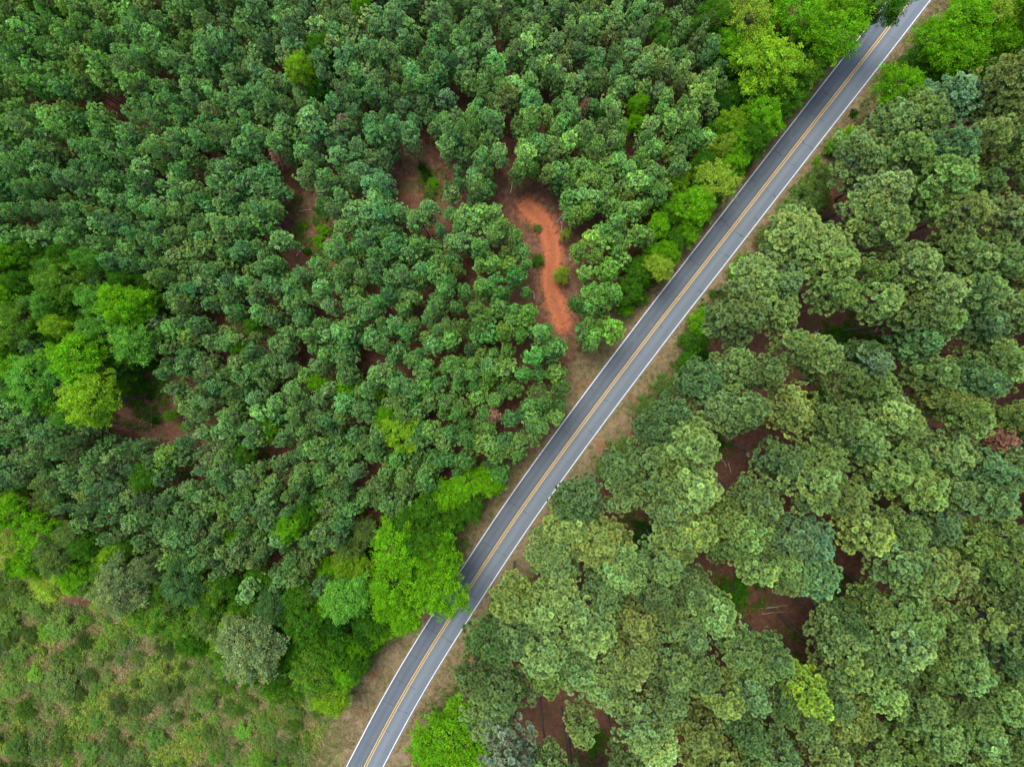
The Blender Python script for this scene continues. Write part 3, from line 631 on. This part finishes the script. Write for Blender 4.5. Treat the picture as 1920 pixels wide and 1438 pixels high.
GAPS_O = [[(1500, 600), (1570, 588), (1640, 600), (1645, 650), (1560, 645), (1500, 628)], [(1322, 880), (1395, 820), (1420, 870), (1400, 900), (1345, 915)], [(1545, 1000), (1600, 1008), (1615, 1080), (1560, 1110), (1538, 1060)],
 [(1395, 1105), (1450, 1098), (1530, 1190), (1500, 1245), (1440, 1175), (1395, 1150)], [(1032, 1295), (1058, 1290), (1060, 1435), (1040, 1435)], [(1128, 1335), (1165, 1335), (1168, 1400), (1130, 1400)], [(1670, 700), (1700, 690), (1705, 740), (1680, 745)], [(1745, 1110), (1790, 1120), (1785, 1150), (1750, 1140)], [(1898, 645), (1925, 640), (1925, 730), (1900, 725)], [(1290, 1045), (1330, 1040), (1320, 1065)]]
for p in PL:                                     # tall pines stand back from the clearings seen between them
    if p['kind'] != 'old': continue
    for po in GAPS_O:
        cu, cv = np.mean(po, 0)
        for _ in range(10):
            u, v = pix(p['x'], p['y'], p['h'] * .8); rr = p['rad'] * FPX / (CAM_H - p['h'] * .8)
            if poly_d(u, v, po) > rr * .7: break
            a_ = math.atan2(v - cv, u - cu); p['x'] += .38 * math.cos(a_); p['y'] -= .38 * math.sin(a_); p['rad'] *= .985
for k_ in range(40):                             # low bright brush along the upper left road edge
    i_ = int(np.argmin(np.hypot(rc[:, 0] - at(0, 0)[0], 0 * rc[:, 1] + rc[:, 1] - at(0, 150 + k_ * 11.5)[1]) * 0 + np.abs(rc[:, 1] - at(0, 150 + k_ * 11.5)[1])))
    T_ = unit(rc[i_ + 1] - rc[i_]); r_ = rng.uniform(.8, 1.7); o_ = -(2.9 + r_ + rng.uniform(.2, 1.6)); x, y = rc[i_] + np.array([-T_[1], T_[0]]) * o_
    t_ = str(rng.choice(['bright', 'green', 'bright', 'lime', 'dull'])); u, v = pix(x, y, .8)
    PL.append(dict(kind='bush', u=u, v=v, x=x, y=y, rad=r_, h=r_ * 1.7, tint=np.array(TINT[t_]) * .95, tname=t_, label='', r=r_ * 13))
for p in PL: off_road(p)
for p in PL: p['u'], p['v'] = pix(p['x'], p['y'], p['h'] * .78)
bl_c = [(p['u'], p['v'], p['r'], p['kind'], p['h']) for p in PL if p['kind'] != 'old']
YOUNG = []
S = 2.08
for j in range(-42, 43):
    for i in range(-49, 49):
        x = (i + .5 * (j % 2)) * S + rng.normal(0, .42); y = j * S * .866 + rng.normal(0, .42)
        h = YNG_H * float(np.clip(rng.normal(1, .12), .68, 1.25)); rad = 1.28 * float(np.clip(rng.normal(1.02, .17), .62, 1.5))
        u, v = pix(x, y, h * .78)
        if not (-190 < u < 1500 and -170 < v < 1200): continue
        inarea = inside(u, v, YOUNG_AREA)
        outside = (u < -60 or v < -60)
        if outside:
            if v > 880 or u > 1330: continue
        elif not inarea: continue
        if crown_hits(x, y, h, 5.0, rad, GAPS_Y): continue
        gu, gv = pix(x, y, h * .75)
        if road_d(x, y)[0] < 4.4 or road_d(*at(gu, gv))[0] < 2.9 + rad * 1.15: continue
        bad = False
        for (a, b, r, k, hh) in bl_c:
            if math.hypot(u - a, v - b) < r * .72 + 3: bad = True; break
        if bad: continue
        t_, k = young_tint(u, v, rng)
        YOUNG.append(dict(kind='young', u=u, v=v, x=x, y=y, rad=rad, h=h, tint=np.array(t_), k=k, label=''))
inframe = [p for p in YOUNG if -15 < p['u'] < 1935 and -15 < p['v'] < 1453]
inframe.sort(key=lambda p: math.hypot(p['u'] - 985, p['v'] - 702) - p['rad'] * 40)
N_IND = 300
ind = inframe[:N_IND]; ids = set(id(p) for p in ind)
rest = [p for p in YOUNG if id(p) not in ids]
PL += ind
print('young total', len(YOUNG), 'in frame', len(inframe), 'old', len(OP), 'leaf', len(BL))

# bushes of the scrub field and small ones on bare patches, set out by where the field shows
def field_tint(u, v):
    n_ = math.sin(u * .013 + 1.3) + math.sin(v * .017 + u * .006) + rng.normal(0, .6)
    return ('olive', 'bright', 'olive', 'dull', 'green', 'dull')[int(np.clip(2.5 - n_ * 1.2 + rng.normal(0, .8), 0, 5))]
FB = []
for _ in range(5000):
    if len(FB) >= 150: break
    u, v = rng.uniform(-10, 640), rng.uniform(1085, 1450)
    x, y = at(u, v, .8)
    if not inside(x, y, FIELD) or road_d(x, y)[0] < 8.5: continue
    r = float(np.clip(rng.lognormal(2.6, .42), 7, 34))
    if any(math.hypot(u - a, v - b) < (r + c_) * .72 for a, b, c_ in FB): continue
    if any(math.hypot(u - p['u'], v - p['v']) < r * .6 + p['r'] for p in PL if p['kind'] == 'leaf'): continue
    FB.append((u, v, r)); t_ = field_tint(u, v)
    PL.append(dict(kind='bush', u=u, v=v, x=x, y=y, rad=r * CAM_H / FPX, h=float(np.clip(r * .09, .8, 2.6)), tint=(np.array(TINT[t_]) * .55 + np.array(lin(102, 122, 66)) * .45) * float(rng.choice([.5, .7, .9, 1.1, 1.3])), tname=t_, label='', r=r))
for (u, v, r) in [(558, 372, 8), (598, 392, 10), (606, 405, 9), (590, 415, 7), (568, 425, 7), (604, 432, 12), (600, 455, 14), (598, 478, 14), (575, 470, 8), (800, 328, 12), (812, 345, 14), (806, 362, 12), (790, 312, 8), (1008, 428, 9), (258, 752, 8), (281, 745, 9),
                  (262, 708, 9), (284, 722, 9), (290, 790, 8), (345, 800, 10), (1270, 700, 6), (1385, 480, 10), (1520, 290, 8), (1560, 235, 7), (1595, 205, 8), (1355, 545, 8), (1292, 560, 12),
                  (1330, 545, 9), (1465, 335, 10)]:
    x, y = at(u, v, .6); t_ = random.choice(['green', 'bright', 'dull', 'dark'])
    PL.append(dict(kind='bush', u=u, v=v, x=x, y=y, rad=r * CAM_H / FPX, h=float(np.clip(r * .1, .6, 1.6)), tint=np.array(TINT[t_]) * .85, tname=t_, label='', r=r)); off_road(PL[-1])

# ---- labels: each plant is told by how many of its kind lie between it and something one can find
MARKS = [((1035, 440), 'the bend of the orange track'), ((1062, 640), 'the lower end of the orange track'), ((578, 415), 'the long bare patch'), ((785, 320), 'the dark brown hollow'), ((275, 765), 'the brushy clearing'),
 ((572, 142), 'the lone yellow-green tree'), ((748, 812), 'the yellow-green domed tree'), ((462, 848), 'the sunken round green tree'), ((283, 892), 'the dark green round tree'), ((924, 780), 'the small reddish dead pine'),
 ((517, 297), 'the pinkish dead pine'), ((598, 716), 'the small bright mid-plantation tree'), ((186, 752), 'the big yellow-green tree'), ((246, 575), 'the tallest bright cluster tree'), ((1196, 205), 'the wedged bright tree'),
 ((1436, 128), 'the large yellow-green roadside tree'), ((826, 1100), 'the tree overhanging the lane'), ((655, 1110), 'the sea-green tree'), ((474, 1206), 'the largest grey-green tree'), ((238, 1096), 'the pale grey-green tree'), ((622, 1306), 'the yellow-green verge corner tree'),
 ((840, 1380), 'the lone leafy tree at the bottom'), ((1674, 168), 'the lone round tree on the verge'), ((1850, 823), 'the dead pink-brown pine'), ((1497, 1273), 'the brightest yellow pine'), ((1590, 610), 'the biggest red clearing'),
 ((1365, 880), 'the red gap beside fallen wood'), ((1580, 1050), 'the red gap with leaning trunks'), ((1415, 1145), 'the clearing with long bare trunks'), ((1110, 1340), 'the dark trunks at the bottom'), ((160, 1190), 'the middle of the scrub field'), ((330, 1200), 'the white dead sapling in the scrub'), ((70, 1250), 'the left part of the scrub field'), ((320, 1380), 'the bottom edge of the scrub field'), ((500, 1380), 'the corner of the scrub by the verge'),
 ((0, 0), 'the top left corner'),
 ((1920, 0), 'the top right corner'), ((1920, 1438), 'the bottom right corner'), ((0, 1438), 'the bottom left corner'), ((960, 0), 'the middle of the top edge'), ((0, 400), 'the upper left edge'), ((1920, 500), 'the upper right edge'), ((1705, 0), 'the far end of the road'), ((690, 1438), 'the near end of the road'),
 ((1165, 700), 'the middle of the road'), ((1330, 477), 'the road by the bright belt'), ((975, 958), 'the road below the belt')]
SECT = ['right of', 'upper right of', 'above', 'upper left of', 'left of', 'lower left of', 'below', 'lower right of']
ORD = ['', 'first', 'second', 'third', 'fourth', 'fifth', 'sixth', 'seventh', 'eighth', 'ninth', 'tenth', 'eleventh', 'twelfth']
def look(p):
    if p['kind'] == 'young':
        a = 'blue-green' if p['tint'][2] > p['tint'][0] * .98 else ('yellowish' if p['tint'][0] > p['tint'][1] * .56 else 'mid green')
        s = 'small ' if p['rad'] < 1.25 else ('broad ' if p['rad'] > 1.62 else '')
        return s + a + ' plantation pine'
    if p['kind'] == 'old':
        return {'': 'mid green', 'y': 'yellowish', 'b': 'bluish green', 'l': 'light green', 'd': 'dark green', 'g': 'greyish', 'Y': 'bright yellow-green'}[p['tname']] + ' tall pine'
    a = dict(bright='bright green', lime='lime green', yel='yellow-green', green='mid green', dark='dark green', blue='sea-green', grey='grey-green', olive='olive', dull='dull green', teal='dark blue-green')[p['tname']]
    return a + (' bush' if p['kind'] == 'bush' else ' leafy tree')
used = set(p['label'] for p in PL if p['label'])
for kd, allp in (('young', YOUNG), ('old', [p for p in PL if p['kind'] == 'old']), ('leaf', [p for p in PL if p['kind'] == 'leaf']), ('bush', [p for p in PL if p['kind'] == 'bush'])):
    cand = {}
    for mi, ((a, b), nm) in enumerate(MARKS):
        by = {}
        for p in allp:
            d = math.hypot(p['u'] - a, p['v'] - b)
            if d < 14: continue
            s = int(round(math.atan2(b - p['v'], p['u'] - a) / (math.pi / 4))) % 8
            by.setdefault(s, []).append((d, id(p)))
        for s, L_ in by.items():
            L_.sort()
            for k, (d, i_) in enumerate(L_): cand.setdefault(i_, []).append((k + d / 400, k, mi, s))
    for p in allp:
        if p['label'] or (kd == 'young' and id(p) not in ids): continue
        _, k, mi, s = min(cand[id(p)])
        o_ = ORD[k + 1] if k + 1 < len(ORD) else f'{k + 1}th'
        p['label'] = f"{look(p)}, {o_} {SECT[s]} {MARKS[mi][1]}"
        if len(p['label'].replace('-', ' ').split()) > 16: p['label'] = p['label'].replace('broad ', '').replace('small ', '', 1).replace('plantation pine', 'pine')
        used.add(p['label'])

# ---- build them
for p in PL:
    kd = p['kind']; i = random.randrange(100); rz = random.uniform(0, 6.28)
    if kd == 'old': place('pine_tree', OLD[i % len(OLD)], p['x'], p['y'], p['rad'] / OLD_R, p['h'] / OLD_H, rz, p['tint'], p['label'], 'pine tree', 'tall pines beyond the road')
    elif kd == 'young': place('plantation_pine', YNG[i % len(YNG)], p['x'], p['y'], p['rad'] / YNG_R, p['h'] / YNG_H, rz, p['tint'], p['label'], 'young pine', 'young pines of the plantation')
    elif kd == 'leaf': place('broadleaf_tree', BRD[i % len(BRD)], p['x'], p['y'], p['rad'] / BRD_R, p['h'] / BRD_H, rz, p['tint'], p['label'], 'tree', 'broadleaved trees among and beside the pines')
    elif kd == 'bush': place('bush', BSH[i % len(BSH)], p['x'], p['y'], p['rad'] / BSH_R, p['h'] / 2.6 * .8, rz, p['tint'], p['label'], 'bush', 'leafy bushes in gaps and on verges')
    elif kd == 'dead_old': place('dead_pine', OLD[3], p['x'], p['y'], p['rad'] / OLD_R, p['h'] / OLD_H, rz, p['tint'], p['label'], 'dead tree', 'dead pines')
    elif kd == 'dead_yng': place('dead_pine', YNG[3], p['x'], p['y'], p['rad'] / YNG_R, p['h'] / YNG_H, rz, p['tint'], p['label'], 'dead tree', 'dead pines')

# ---- the rest of the plantation: one mass, instanced by geometry nodes
def mass(name, pts, pairs, refs, label, cat):
    """pts: dicts; pairs: mesh pairs; one stuff object"""
    src = bpy.data.collections.new(name + '_kinds')
    for i, (tr, cr_) in enumerate(pairs):
        for nm, me in (('a', tr), ('b', cr_)):
            o = bpy.data.objects.new(f'{nm}{i:02d}', me); src.objects.link(o)
    n = len(pts)
    me = bpy.data.meshes.new(name)
    P_ = np.array([[p['x'], p['y'], 0] for p in pts for _ in (0, 1)], np.float32)
    me.vertices.add(2 * n); me.vertices.foreach_set('co', P_.ravel())
    var_i = rng.integers(0, len(pairs), n); rot = rng.uniform(0, 6.28, n)
    idx = np.stack([var_i, var_i + len(pairs)], 1).ravel().astype(np.int32)
    a = me.attributes.new('pick', 'INT', 'POINT'); a.data.foreach_set('value', idx)
    a = me.attributes.new('rot', 'FLOAT_VECTOR', 'POINT'); a.data.foreach_set('vector', np.stack([np.zeros(2 * n), np.zeros(2 * n), np.repeat(rot, 2)], 1).astype(np.float32).ravel())
    sc_ = np.array([[p['rad'] / refs[0], p['rad'] / refs[0], p['h'] / refs[1]] for p in pts for _ in (0, 1)], np.float32)
    a = me.attributes.new('size', 'FLOAT_VECTOR', 'POINT'); a.data.foreach_set('vector', sc_.ravel())
    tn = np.array([[*p['tint'], 1] for p in pts for _ in (0, 1)], np.float32)
    a = me.attributes.new('tint', 'FLOAT_COLOR', 'POINT'); a.data.foreach_set('color', tn.ravel())
    o = bpy.data.objects.new(name, me); COL.objects.link(o)
    o['kind'] = 'stuff'; o['label'] = label; o['category'] = cat
    ng = bpy.data.node_groups.new(name, 'GeometryNodeTree')
    ng.interface.new_socket('Geometry', in_out='INPUT', socket_type='NodeSocketGeometry'); ng.interface.new_socket('Geometry', in_out='OUTPUT', socket_type='NodeSocketGeometry')
    gi, go = ng.nodes.new('NodeGroupInput'), ng.nodes.new('NodeGroupOutput')
    ci = ng.nodes.new('GeometryNodeCollectionInfo'); ci.inputs['Collection'].default_value = src; ci.inputs['Separate Children'].default_value = True; ci.inputs['Reset Children'].default_value = True
    ip = ng.nodes.new('GeometryNodeInstanceOnPoints'); ip.inputs['Pick Instance'].default_value = True
    def attr(nm, ty):
        nd = ng.nodes.new('GeometryNodeInputNamedAttribute'); nd.data_type = ty; nd.inputs['Name'].default_value = nm; return nd.outputs['Attribute']
    L = ng.links.new
    L(gi.outputs[0], ip.inputs['Points']); L(ci.outputs[0], ip.inputs['Instance']); L(attr('pick', 'INT'), ip.inputs['Instance Index'])
    e2r = ng.nodes.new('FunctionNodeEulerToRotation'); L(attr('rot', 'FLOAT_VECTOR'), e2r.inputs[0]); L(e2r.outputs[0], ip.inputs['Rotation'])
    L(attr('size', 'FLOAT_VECTOR'), ip.inputs['Scale']); L(ip.outputs[0], go.inputs[0])
    md = o.modifiers.new('trees', 'NODES'); md.node_group = ng
    return o
mass('pine_plantation', rest, YNG, (YNG_R, YNG_H), 'dense mass of young blue-green plantation pines filling the far upper left woodland', 'woodland')

# the tall pines go on past what the camera sees
ring = []
for j in range(-22, 23):
    for i in range(-24, 25):
        x = (i + .5 * (j % 2)) * 5.2 + rng.normal(0, .8); y = j * 4.5 + rng.normal(0, .8)
        h = OLD_H * rng.uniform(.9, 1.06); u, v = pix(x, y, h * .8); d_, s_ = road_d(x, y)
        if (-45 < u < 1965 and -45 < v < 1483) or not (-300 < u < 2400 and -500 < v < 1900) or s_ < 0 or d_ < 10: continue
        ring.append(dict(x=x, y=y, rad=rng.uniform(2.4, 3.6), h=h, tint=np.array(OTINT['']) * (1 + rng.normal(0, .1))))
mass('pine_woodland', ring, OLD, (OLD_R, OLD_H), 'tall pine wood continuing past the edge of the view', 'woodland')

# ---------------------------------------------------------------- ground cover, each kind one object nobody could count
def blades(name, pts, n, L, W, cols, label, cat, up=1.0, spread=.8, comb=(0, 0), mat=None):
    """pts (m,2); n blades to a tuft; cols (m,3)"""
    rg = np.random.default_rng(len(pts) + n)
    m = len(pts)
    c = np.concatenate([np.repeat(pts, n, 0) + rg.normal(0, .10, (m * n, 2)), np.full((m * n, 1), -.03)], 1)
    d = unit(rg.normal(size=(m * n, 3)) * np.array([spread, spread, .3]) + np.array([comb[0], comb[1], up]))
    d[:, 2] = np.abs(d[:, 2])
    k = rg.uniform(.6, 1.3, m * n)
    v, f = kites(c, d, L * k, W * k, rg)
    cc = np.repeat(cols, n, 0) * (1 + rg.normal(0, .16, (m * n, 1)))
    o = bpy.data.objects.new(name, link_mesh(name, v, f, mat or M_GRASS, np.clip(np.repeat(cc, 4, 0), .005, 1.0))); COL.objects.link(o)
    o['kind'] = 'stuff'; o['label'] = label; o['category'] = cat
    return o
def sprays(name, pts, zs, n, L, W, reach, cols, label, cat):
    rg = np.random.default_rng(len(pts) + 7)
    c3 = np.concatenate([pts, zs[:, None]], 1)
    v, f, c = leaves(c3, np.tile([0, 0, 1.0], (len(pts), 1)), n, L, W, rg, reach)
    c = c * np.repeat(cols, n * 4, 0)
    v[:, 2] = np.maximum(v[:, 2], -.02)
    o = bpy.data.objects.new(name, link_mesh(name, v, f, M_GRASS, np.clip(c, .003, 1))); COL.objects.link(o)
    o['kind'] = 'stuff'; o['label'] = label; o['category'] = cat
def smooth(X, Y, sd, sc):
    r_ = np.random.default_rng(sd); return sum(np.sin(X * a / sc + p) * np.sin(Y * b / sc + q_) for a, b, p, q_ in r_.uniform(.4, 3.0, (8, 4)) * np.array([1, 1, 2, 2])) / 2.2
def in_poly(X, Y, poly):
    ins = np.zeros(X.shape, bool); j = len(poly) - 1
    for i in range(len(poly)):
        (xi, yi), (xj, yj) = poly[i], poly[j]
        ins ^= ((yi > Y) != (yj > Y)) & (X < (xj - xi) * (Y - yi) / ((yj - yi) or 1e-9) + xi); j = i
    return ins
# scrub field: straw-coloured tall grass combed one way, and low green growth
X = rng.uniform(-88, -18, 44000); Y = rng.uniform(-72, -22, 44000)
k = in_poly(X, Y, FIELD) & (seg_dist(X, Y, rc)[0] > 7.0); X, Y = X[k], Y[k]
n1 = smooth(X, Y, 5, 2.2); n2 = smooth(X, Y, 6, 5.0)
straw = np.array([lin(172, 160, 118), lin(116, 116, 62), lin(110, 128, 66), lin(130, 108, 82)])
g_ = np.clip(.38 + n1 * .4 + n2 * .3 + rng.normal(0, .2, len(X)), 0, 1)[:, None]
blades('tall_grass', np.stack([X, Y], 1), 7, .75, .05, straw[0] * (1 - g_) + straw[2] * g_, 'straw and green tall grass over the scrub field', 'grass', spread=.7, comb=(.8, .6), up=.9)
X = rng.uniform(-88, -18, 56000); Y = rng.uniform(-72, -22, 56000)
k = in_poly(X, Y, FIELD) & (seg_dist(X, Y, rc)[0] > 7.5) & (smooth(X, Y, 8, 1.3) + .6 * smooth(X, Y, 9, 4) > -.3); X, Y = X[k], Y[k]
g_ = np.clip(.5 + smooth(X, Y, 10, 4) * .5 + rng.normal(0, .15, len(X)), 0, 1)[:, None]
sprays('ground_cover', np.stack([X, Y], 1), rng.uniform(.1, .7, len(X)), 9, .17, .11, .14, np.array(lin(86, 114, 66)) * (1 - g_) + np.array(lin(128, 152, 56)) * g_, 'low green weeds and brambles spread over the scrub field', 'ground cover')
# mown verge grass
i_ = rng.integers(6, len(rc) - 7, 60000); t_ = rng.random(60000)[:, None]; P_ = rc[i_] * (1 - t_) + rc[i_ + 1] * t_
T_ = unit(rc[i_ + 1] - rc[i_]); off = rng.uniform(2.7, 7.5, 60000) * rng.choice([-1, 1], 60000)
P_ = P_ + np.stack([-T_[:, 1], T_[:, 0]], 1) * off[:, None]
nn = smooth(P_[:, 0], P_[:, 1], 12, 3.0) + .6 * smooth(P_[:, 0], P_[:, 1], 13, 1.2)
k = (nn > -.45 - .3 * (np.abs(off) > 5)) & (np.hypot(P_[:, 0], P_[:, 1]) < 110); P_, nn = P_[k], nn[k]
g_ = np.clip(.35 + nn * .4 + rng.normal(0, .2, len(nn)), 0, 1)[:, None]
blades('verge_grass', P_, 5, .16, .03, np.array(lin(124, 108, 78)) * (1 - g_) + np.array(lin(82, 98, 44)) * g_, 'short tan and green grass on both road verges', 'grass', spread=1.0, up=.7)
# low growth under the belts of broadleaved trees and in forest gaps
cen = [(p['x'], p['y'], p['rad'] * 1.25, .16 if p['kind'] == 'leaf' else .1) for p in PL if p['kind'] == 'leaf' and p['h'] < 16] + [(*at(u, v), r * .08, .2) for u, v, r in
      [(590, 440, 38), (812, 345, 30), (270, 740, 50), (1010, 420, 22), (1300, 620, 50), (1340, 560, 40), (1440, 430, 60), (1500, 380, 55), (1560, 300, 40), (1590, 630, 55), (1540, 745, 45), (1380, 1110, 55), (1205, 1000, 50), (1640, 660, 40), (1345, 835, 30), (1570, 1095, 30), (1260, 560, 30),
       (1110, 1400, 40), (1470, 1210, 40), (1430, 1400, 60), (1850, 940, 50), (1700, 1350, 50), (880, 240, 30), (620, 160, 40), (1700, 700, 30)]]
XS = []; 
for (x, y, r, dn) in cen:
    m_ = int(22 * r * r * dn * 6); a = rng.uniform(0, 6.28, m_); q_ = r * np.sqrt(rng.random(m_)); XS.append(np.stack([x + q_ * np.cos(a), y + q_ * np.sin(a)], 1))
XS = np.concatenate(XS); k = (seg_dist(XS[:, 0], XS[:, 1], rc)[0] > 3.6) & (seg_dist(XS[:, 0], XS[:, 1], TRACK)[0] > 1.6) & (smooth(XS[:, 0], XS[:, 1], 15, 1.5) > -.35); XS = XS[k]
g_ = rng.random(len(XS))[:, None]
sprays('undergrowth', XS, rng.uniform(.05, .8, len(XS)), 8, .17, .11, .14, np.array(lin(50, 92, 26)) * (1 - g_) + np.array(lin(86, 128, 34)) * g_, 'low green undergrowth beneath trees and in the gaps', 'undergrowth')
# fallen twigs and cones on the forest floor
def debris():
    m_ = 9000; a = rng.uniform(0, math.pi, m_); x = rng.uniform(-80, 80, m_); y = rng.uniform(-60, 60, m_)
    k = seg_dist(x, y, rc)[0] > 5.0; x, y, a = x[k], y[k], a[k]; n = len(x); L = rng.uniform(.15, .75, n)
    d = np.stack([np.cos(a), np.sin(a), np.zeros(n)], 1); c = np.stack([x, y, np.full(n, .03)], 1)
    s_ = np.stack([-np.sin(a), np.cos(a), np.zeros(n)], 1) * .016; up = np.array([0, 0, .035])
    V = np.stack([c - s_, c + s_, c + up, c + d * L[:, None] - s_ * .5, c + d * L[:, None] + s_ * .5, c + d * L[:, None] + up], 1).reshape(-1, 3)
    b = np.arange(n)[:, None, None] * 6; F = (b + np.array([[0, 2, 5, 3], [2, 1, 4, 5]])[None]).reshape(-1, 4)
    g_ = rng.random(n)[:, None]; cc = np.array(lin(96, 80, 70)) * (1 - g_) + np.array(lin(150, 136, 120)) * g_
    o = bpy.data.objects.new('litter', link_mesh('litter', V, F, M_GRASS, np.repeat(cc, 6, 0))); COL.objects.link(o)
    o['kind'] = 'stuff'; o['label'] = 'pale fallen twigs strewn over the red forest floor'; o['category'] = 'litter'
debris()

# ---------------------------------------------------------------- fallen wood and dead saplings
def dead_wood(name, a, b, r, nb, label, cat, za=.12, zb=.25, seed=0):
    """a log or dead stem from picture point a to b (on the ground), with nb side limbs"""
    rg = np.random.default_rng(seed); A = np.array([*at(*a, za), za]); B = np.array([*at(*b, zb), zb])
    bag = Bag(); n = 6; P_ = np.array([A * (1 - t) + B * t for t in np.linspace(0, 1, n)]); ln = np.linalg.norm(B - A)
    P_[1:-1] += rg.normal(0, .02 * ln, (n - 2, 3)) * np.array([1, 1, .3]); P_ -= A
    v, f = tube(P_, np.linspace(r, r * .35, n), 6); bag.add(v, f)
    T = unit(B - A)
    root = bpy.data.objects.new(name, None); COL.objects.link(root); root.location = A
    root['label'] = label; root['category'] = cat; root['group'] = 'fallen and dead wood'
    o = bpy.data.objects.new('stem', bag.mesh('stem', M_DEADWOOD, smooth=True)); COL.objects.link(o); o.parent = root
    for i in range(nb):
        t = rg.uniform(.35, .98); p0 = P_[0] * (1 - t) + (B - A) * t; sd = rg.choice([-1, 1])
        dd = unit(T * .8 + np.cross(T, [0, 0, 1]) * sd * rg.uniform(.5, 1.1) + np.array([0, 0, rg.uniform(0, .4)]))
        l2 = ln * rg.uniform(.14, .32); q1 = p0 + dd * l2 * .5 + rg.normal(0, .05, 3); q2 = p0 + dd * l2 + rg.normal(0, .1, 3)
        bb = Bag(); v, f = tube([p0, q1, q2], [r * .45, r * .3, r * .12], 5); bb.add(v, f)
        q3 = q1 + unit(dd + rg.normal(0, .5, 3)) * l2 * .4; v, f = tube([q1, (q1 + q3) / 2, q3], [r * .25, r * .18, r * .08], 4); bb.add(v, f)
        o = bpy.data.objects.new('limb', bb.mesh('limb', M_DEADWOOD, smooth=True)); COL.objects.link(o); o.parent = root
W_ = [((1528, 622), (1537, 632), .16, 0, 'short pale log stub on red ground in the biggest clearing'), ((1530, 632), (1534, 618), .11, 0, 'thin pale stick crossing the short log in the clearing'),
 ((1545, 645), (1592, 645), .06, 1, 'thin straight pale pole lying along the green thicket'), ((1652, 596), (1632, 645), .08, 2, 'slender dead stem lying from pines into the biggest clearing'),
 ((1343, 846), (1362, 872), .07, 1, 'narrow pale log across the red gap below bright pines'), ((1366, 868), (1372, 888), .05, 0, 'thin stick at the end of the narrow pale log'),
 ((1428, 1141), (1478, 1134), .05, 2, 'long thin white branch in the clearing with bare trunks'), ((1428, 1150), (1474, 1146), .04, 1, 'second thin white branch below the longer one'), ((1446, 1207), (1464, 1208), .05, 0, 'small pale stick further down the lower clearing'),
 ((1040, 1180), (1062, 1181), .06, 1, 'small curved dead branch between light pines near the road'), ((1680, 705), (1694, 700), .05, 0, 'pair of small sticks on red ground east side'), ((1690, 742), (1702, 736), .06, 1, 'forked pale stick at the edge of the yellowish pines'),
 ((957, 362), (963, 333), .07, 1, 'thin pale dead sapling beside the orange track'), ((1044, 418), (1057, 400), .05, 4, 'greyish brush heap right of the track bend'), ((1052, 436), (1056, 405), .05, 5, 'tangle of grey twigs beside the track bend'),
 ((556, 480), (572, 462), .06, 3, 'pale branch at the foot of the long bare patch'), ((560, 396), (592, 392), .04, 2, 'thin pale branch across the top of the long bare patch'),
 ((283, 803), (285, 755), .06, 3, 'long thin pale pole standing up the brushy clearing'), ((250, 802), (278, 790), .04, 6, 'heap of pale brushwood in the clearing'), ((262, 790), (280, 772), .04, 6, 'upper part of the pale brushwood heap'), ((248, 715), (262, 690), .04, 4, 'greyish brushwood at the top of the clearing'),
 ((198, 1168), (224, 1167), .06, 2, 'white dead branch sticking out below the grey-green tree'), ((323, 1195), (333, 1180), .08, 1, 'curved white dead stem in the scrub'), ((318, 1140), (332, 1152), .05, 4, 'white forked dead limbs above the scrub'), ((585, 1215), (577, 1250), .06, 6, 'white dead branches among the verge corner trees'),
 ((1002, 560), (1000, 545), .07, 0, 'pale stub on the left edge of the orange track'), ((560, 1300), (575, 1330), .05, 4, 'grey dead brush in the corner of the scrub'), ((1550, 115), (1500, 110), .05, 4, 'white dead limbs between roadside trees')]
for i, (a, b, r, nb, lab) in enumerate(W_): dead_wood('fallen_branch', a, b, r, nb, lab, 'fallen branch', seed=900 + i)
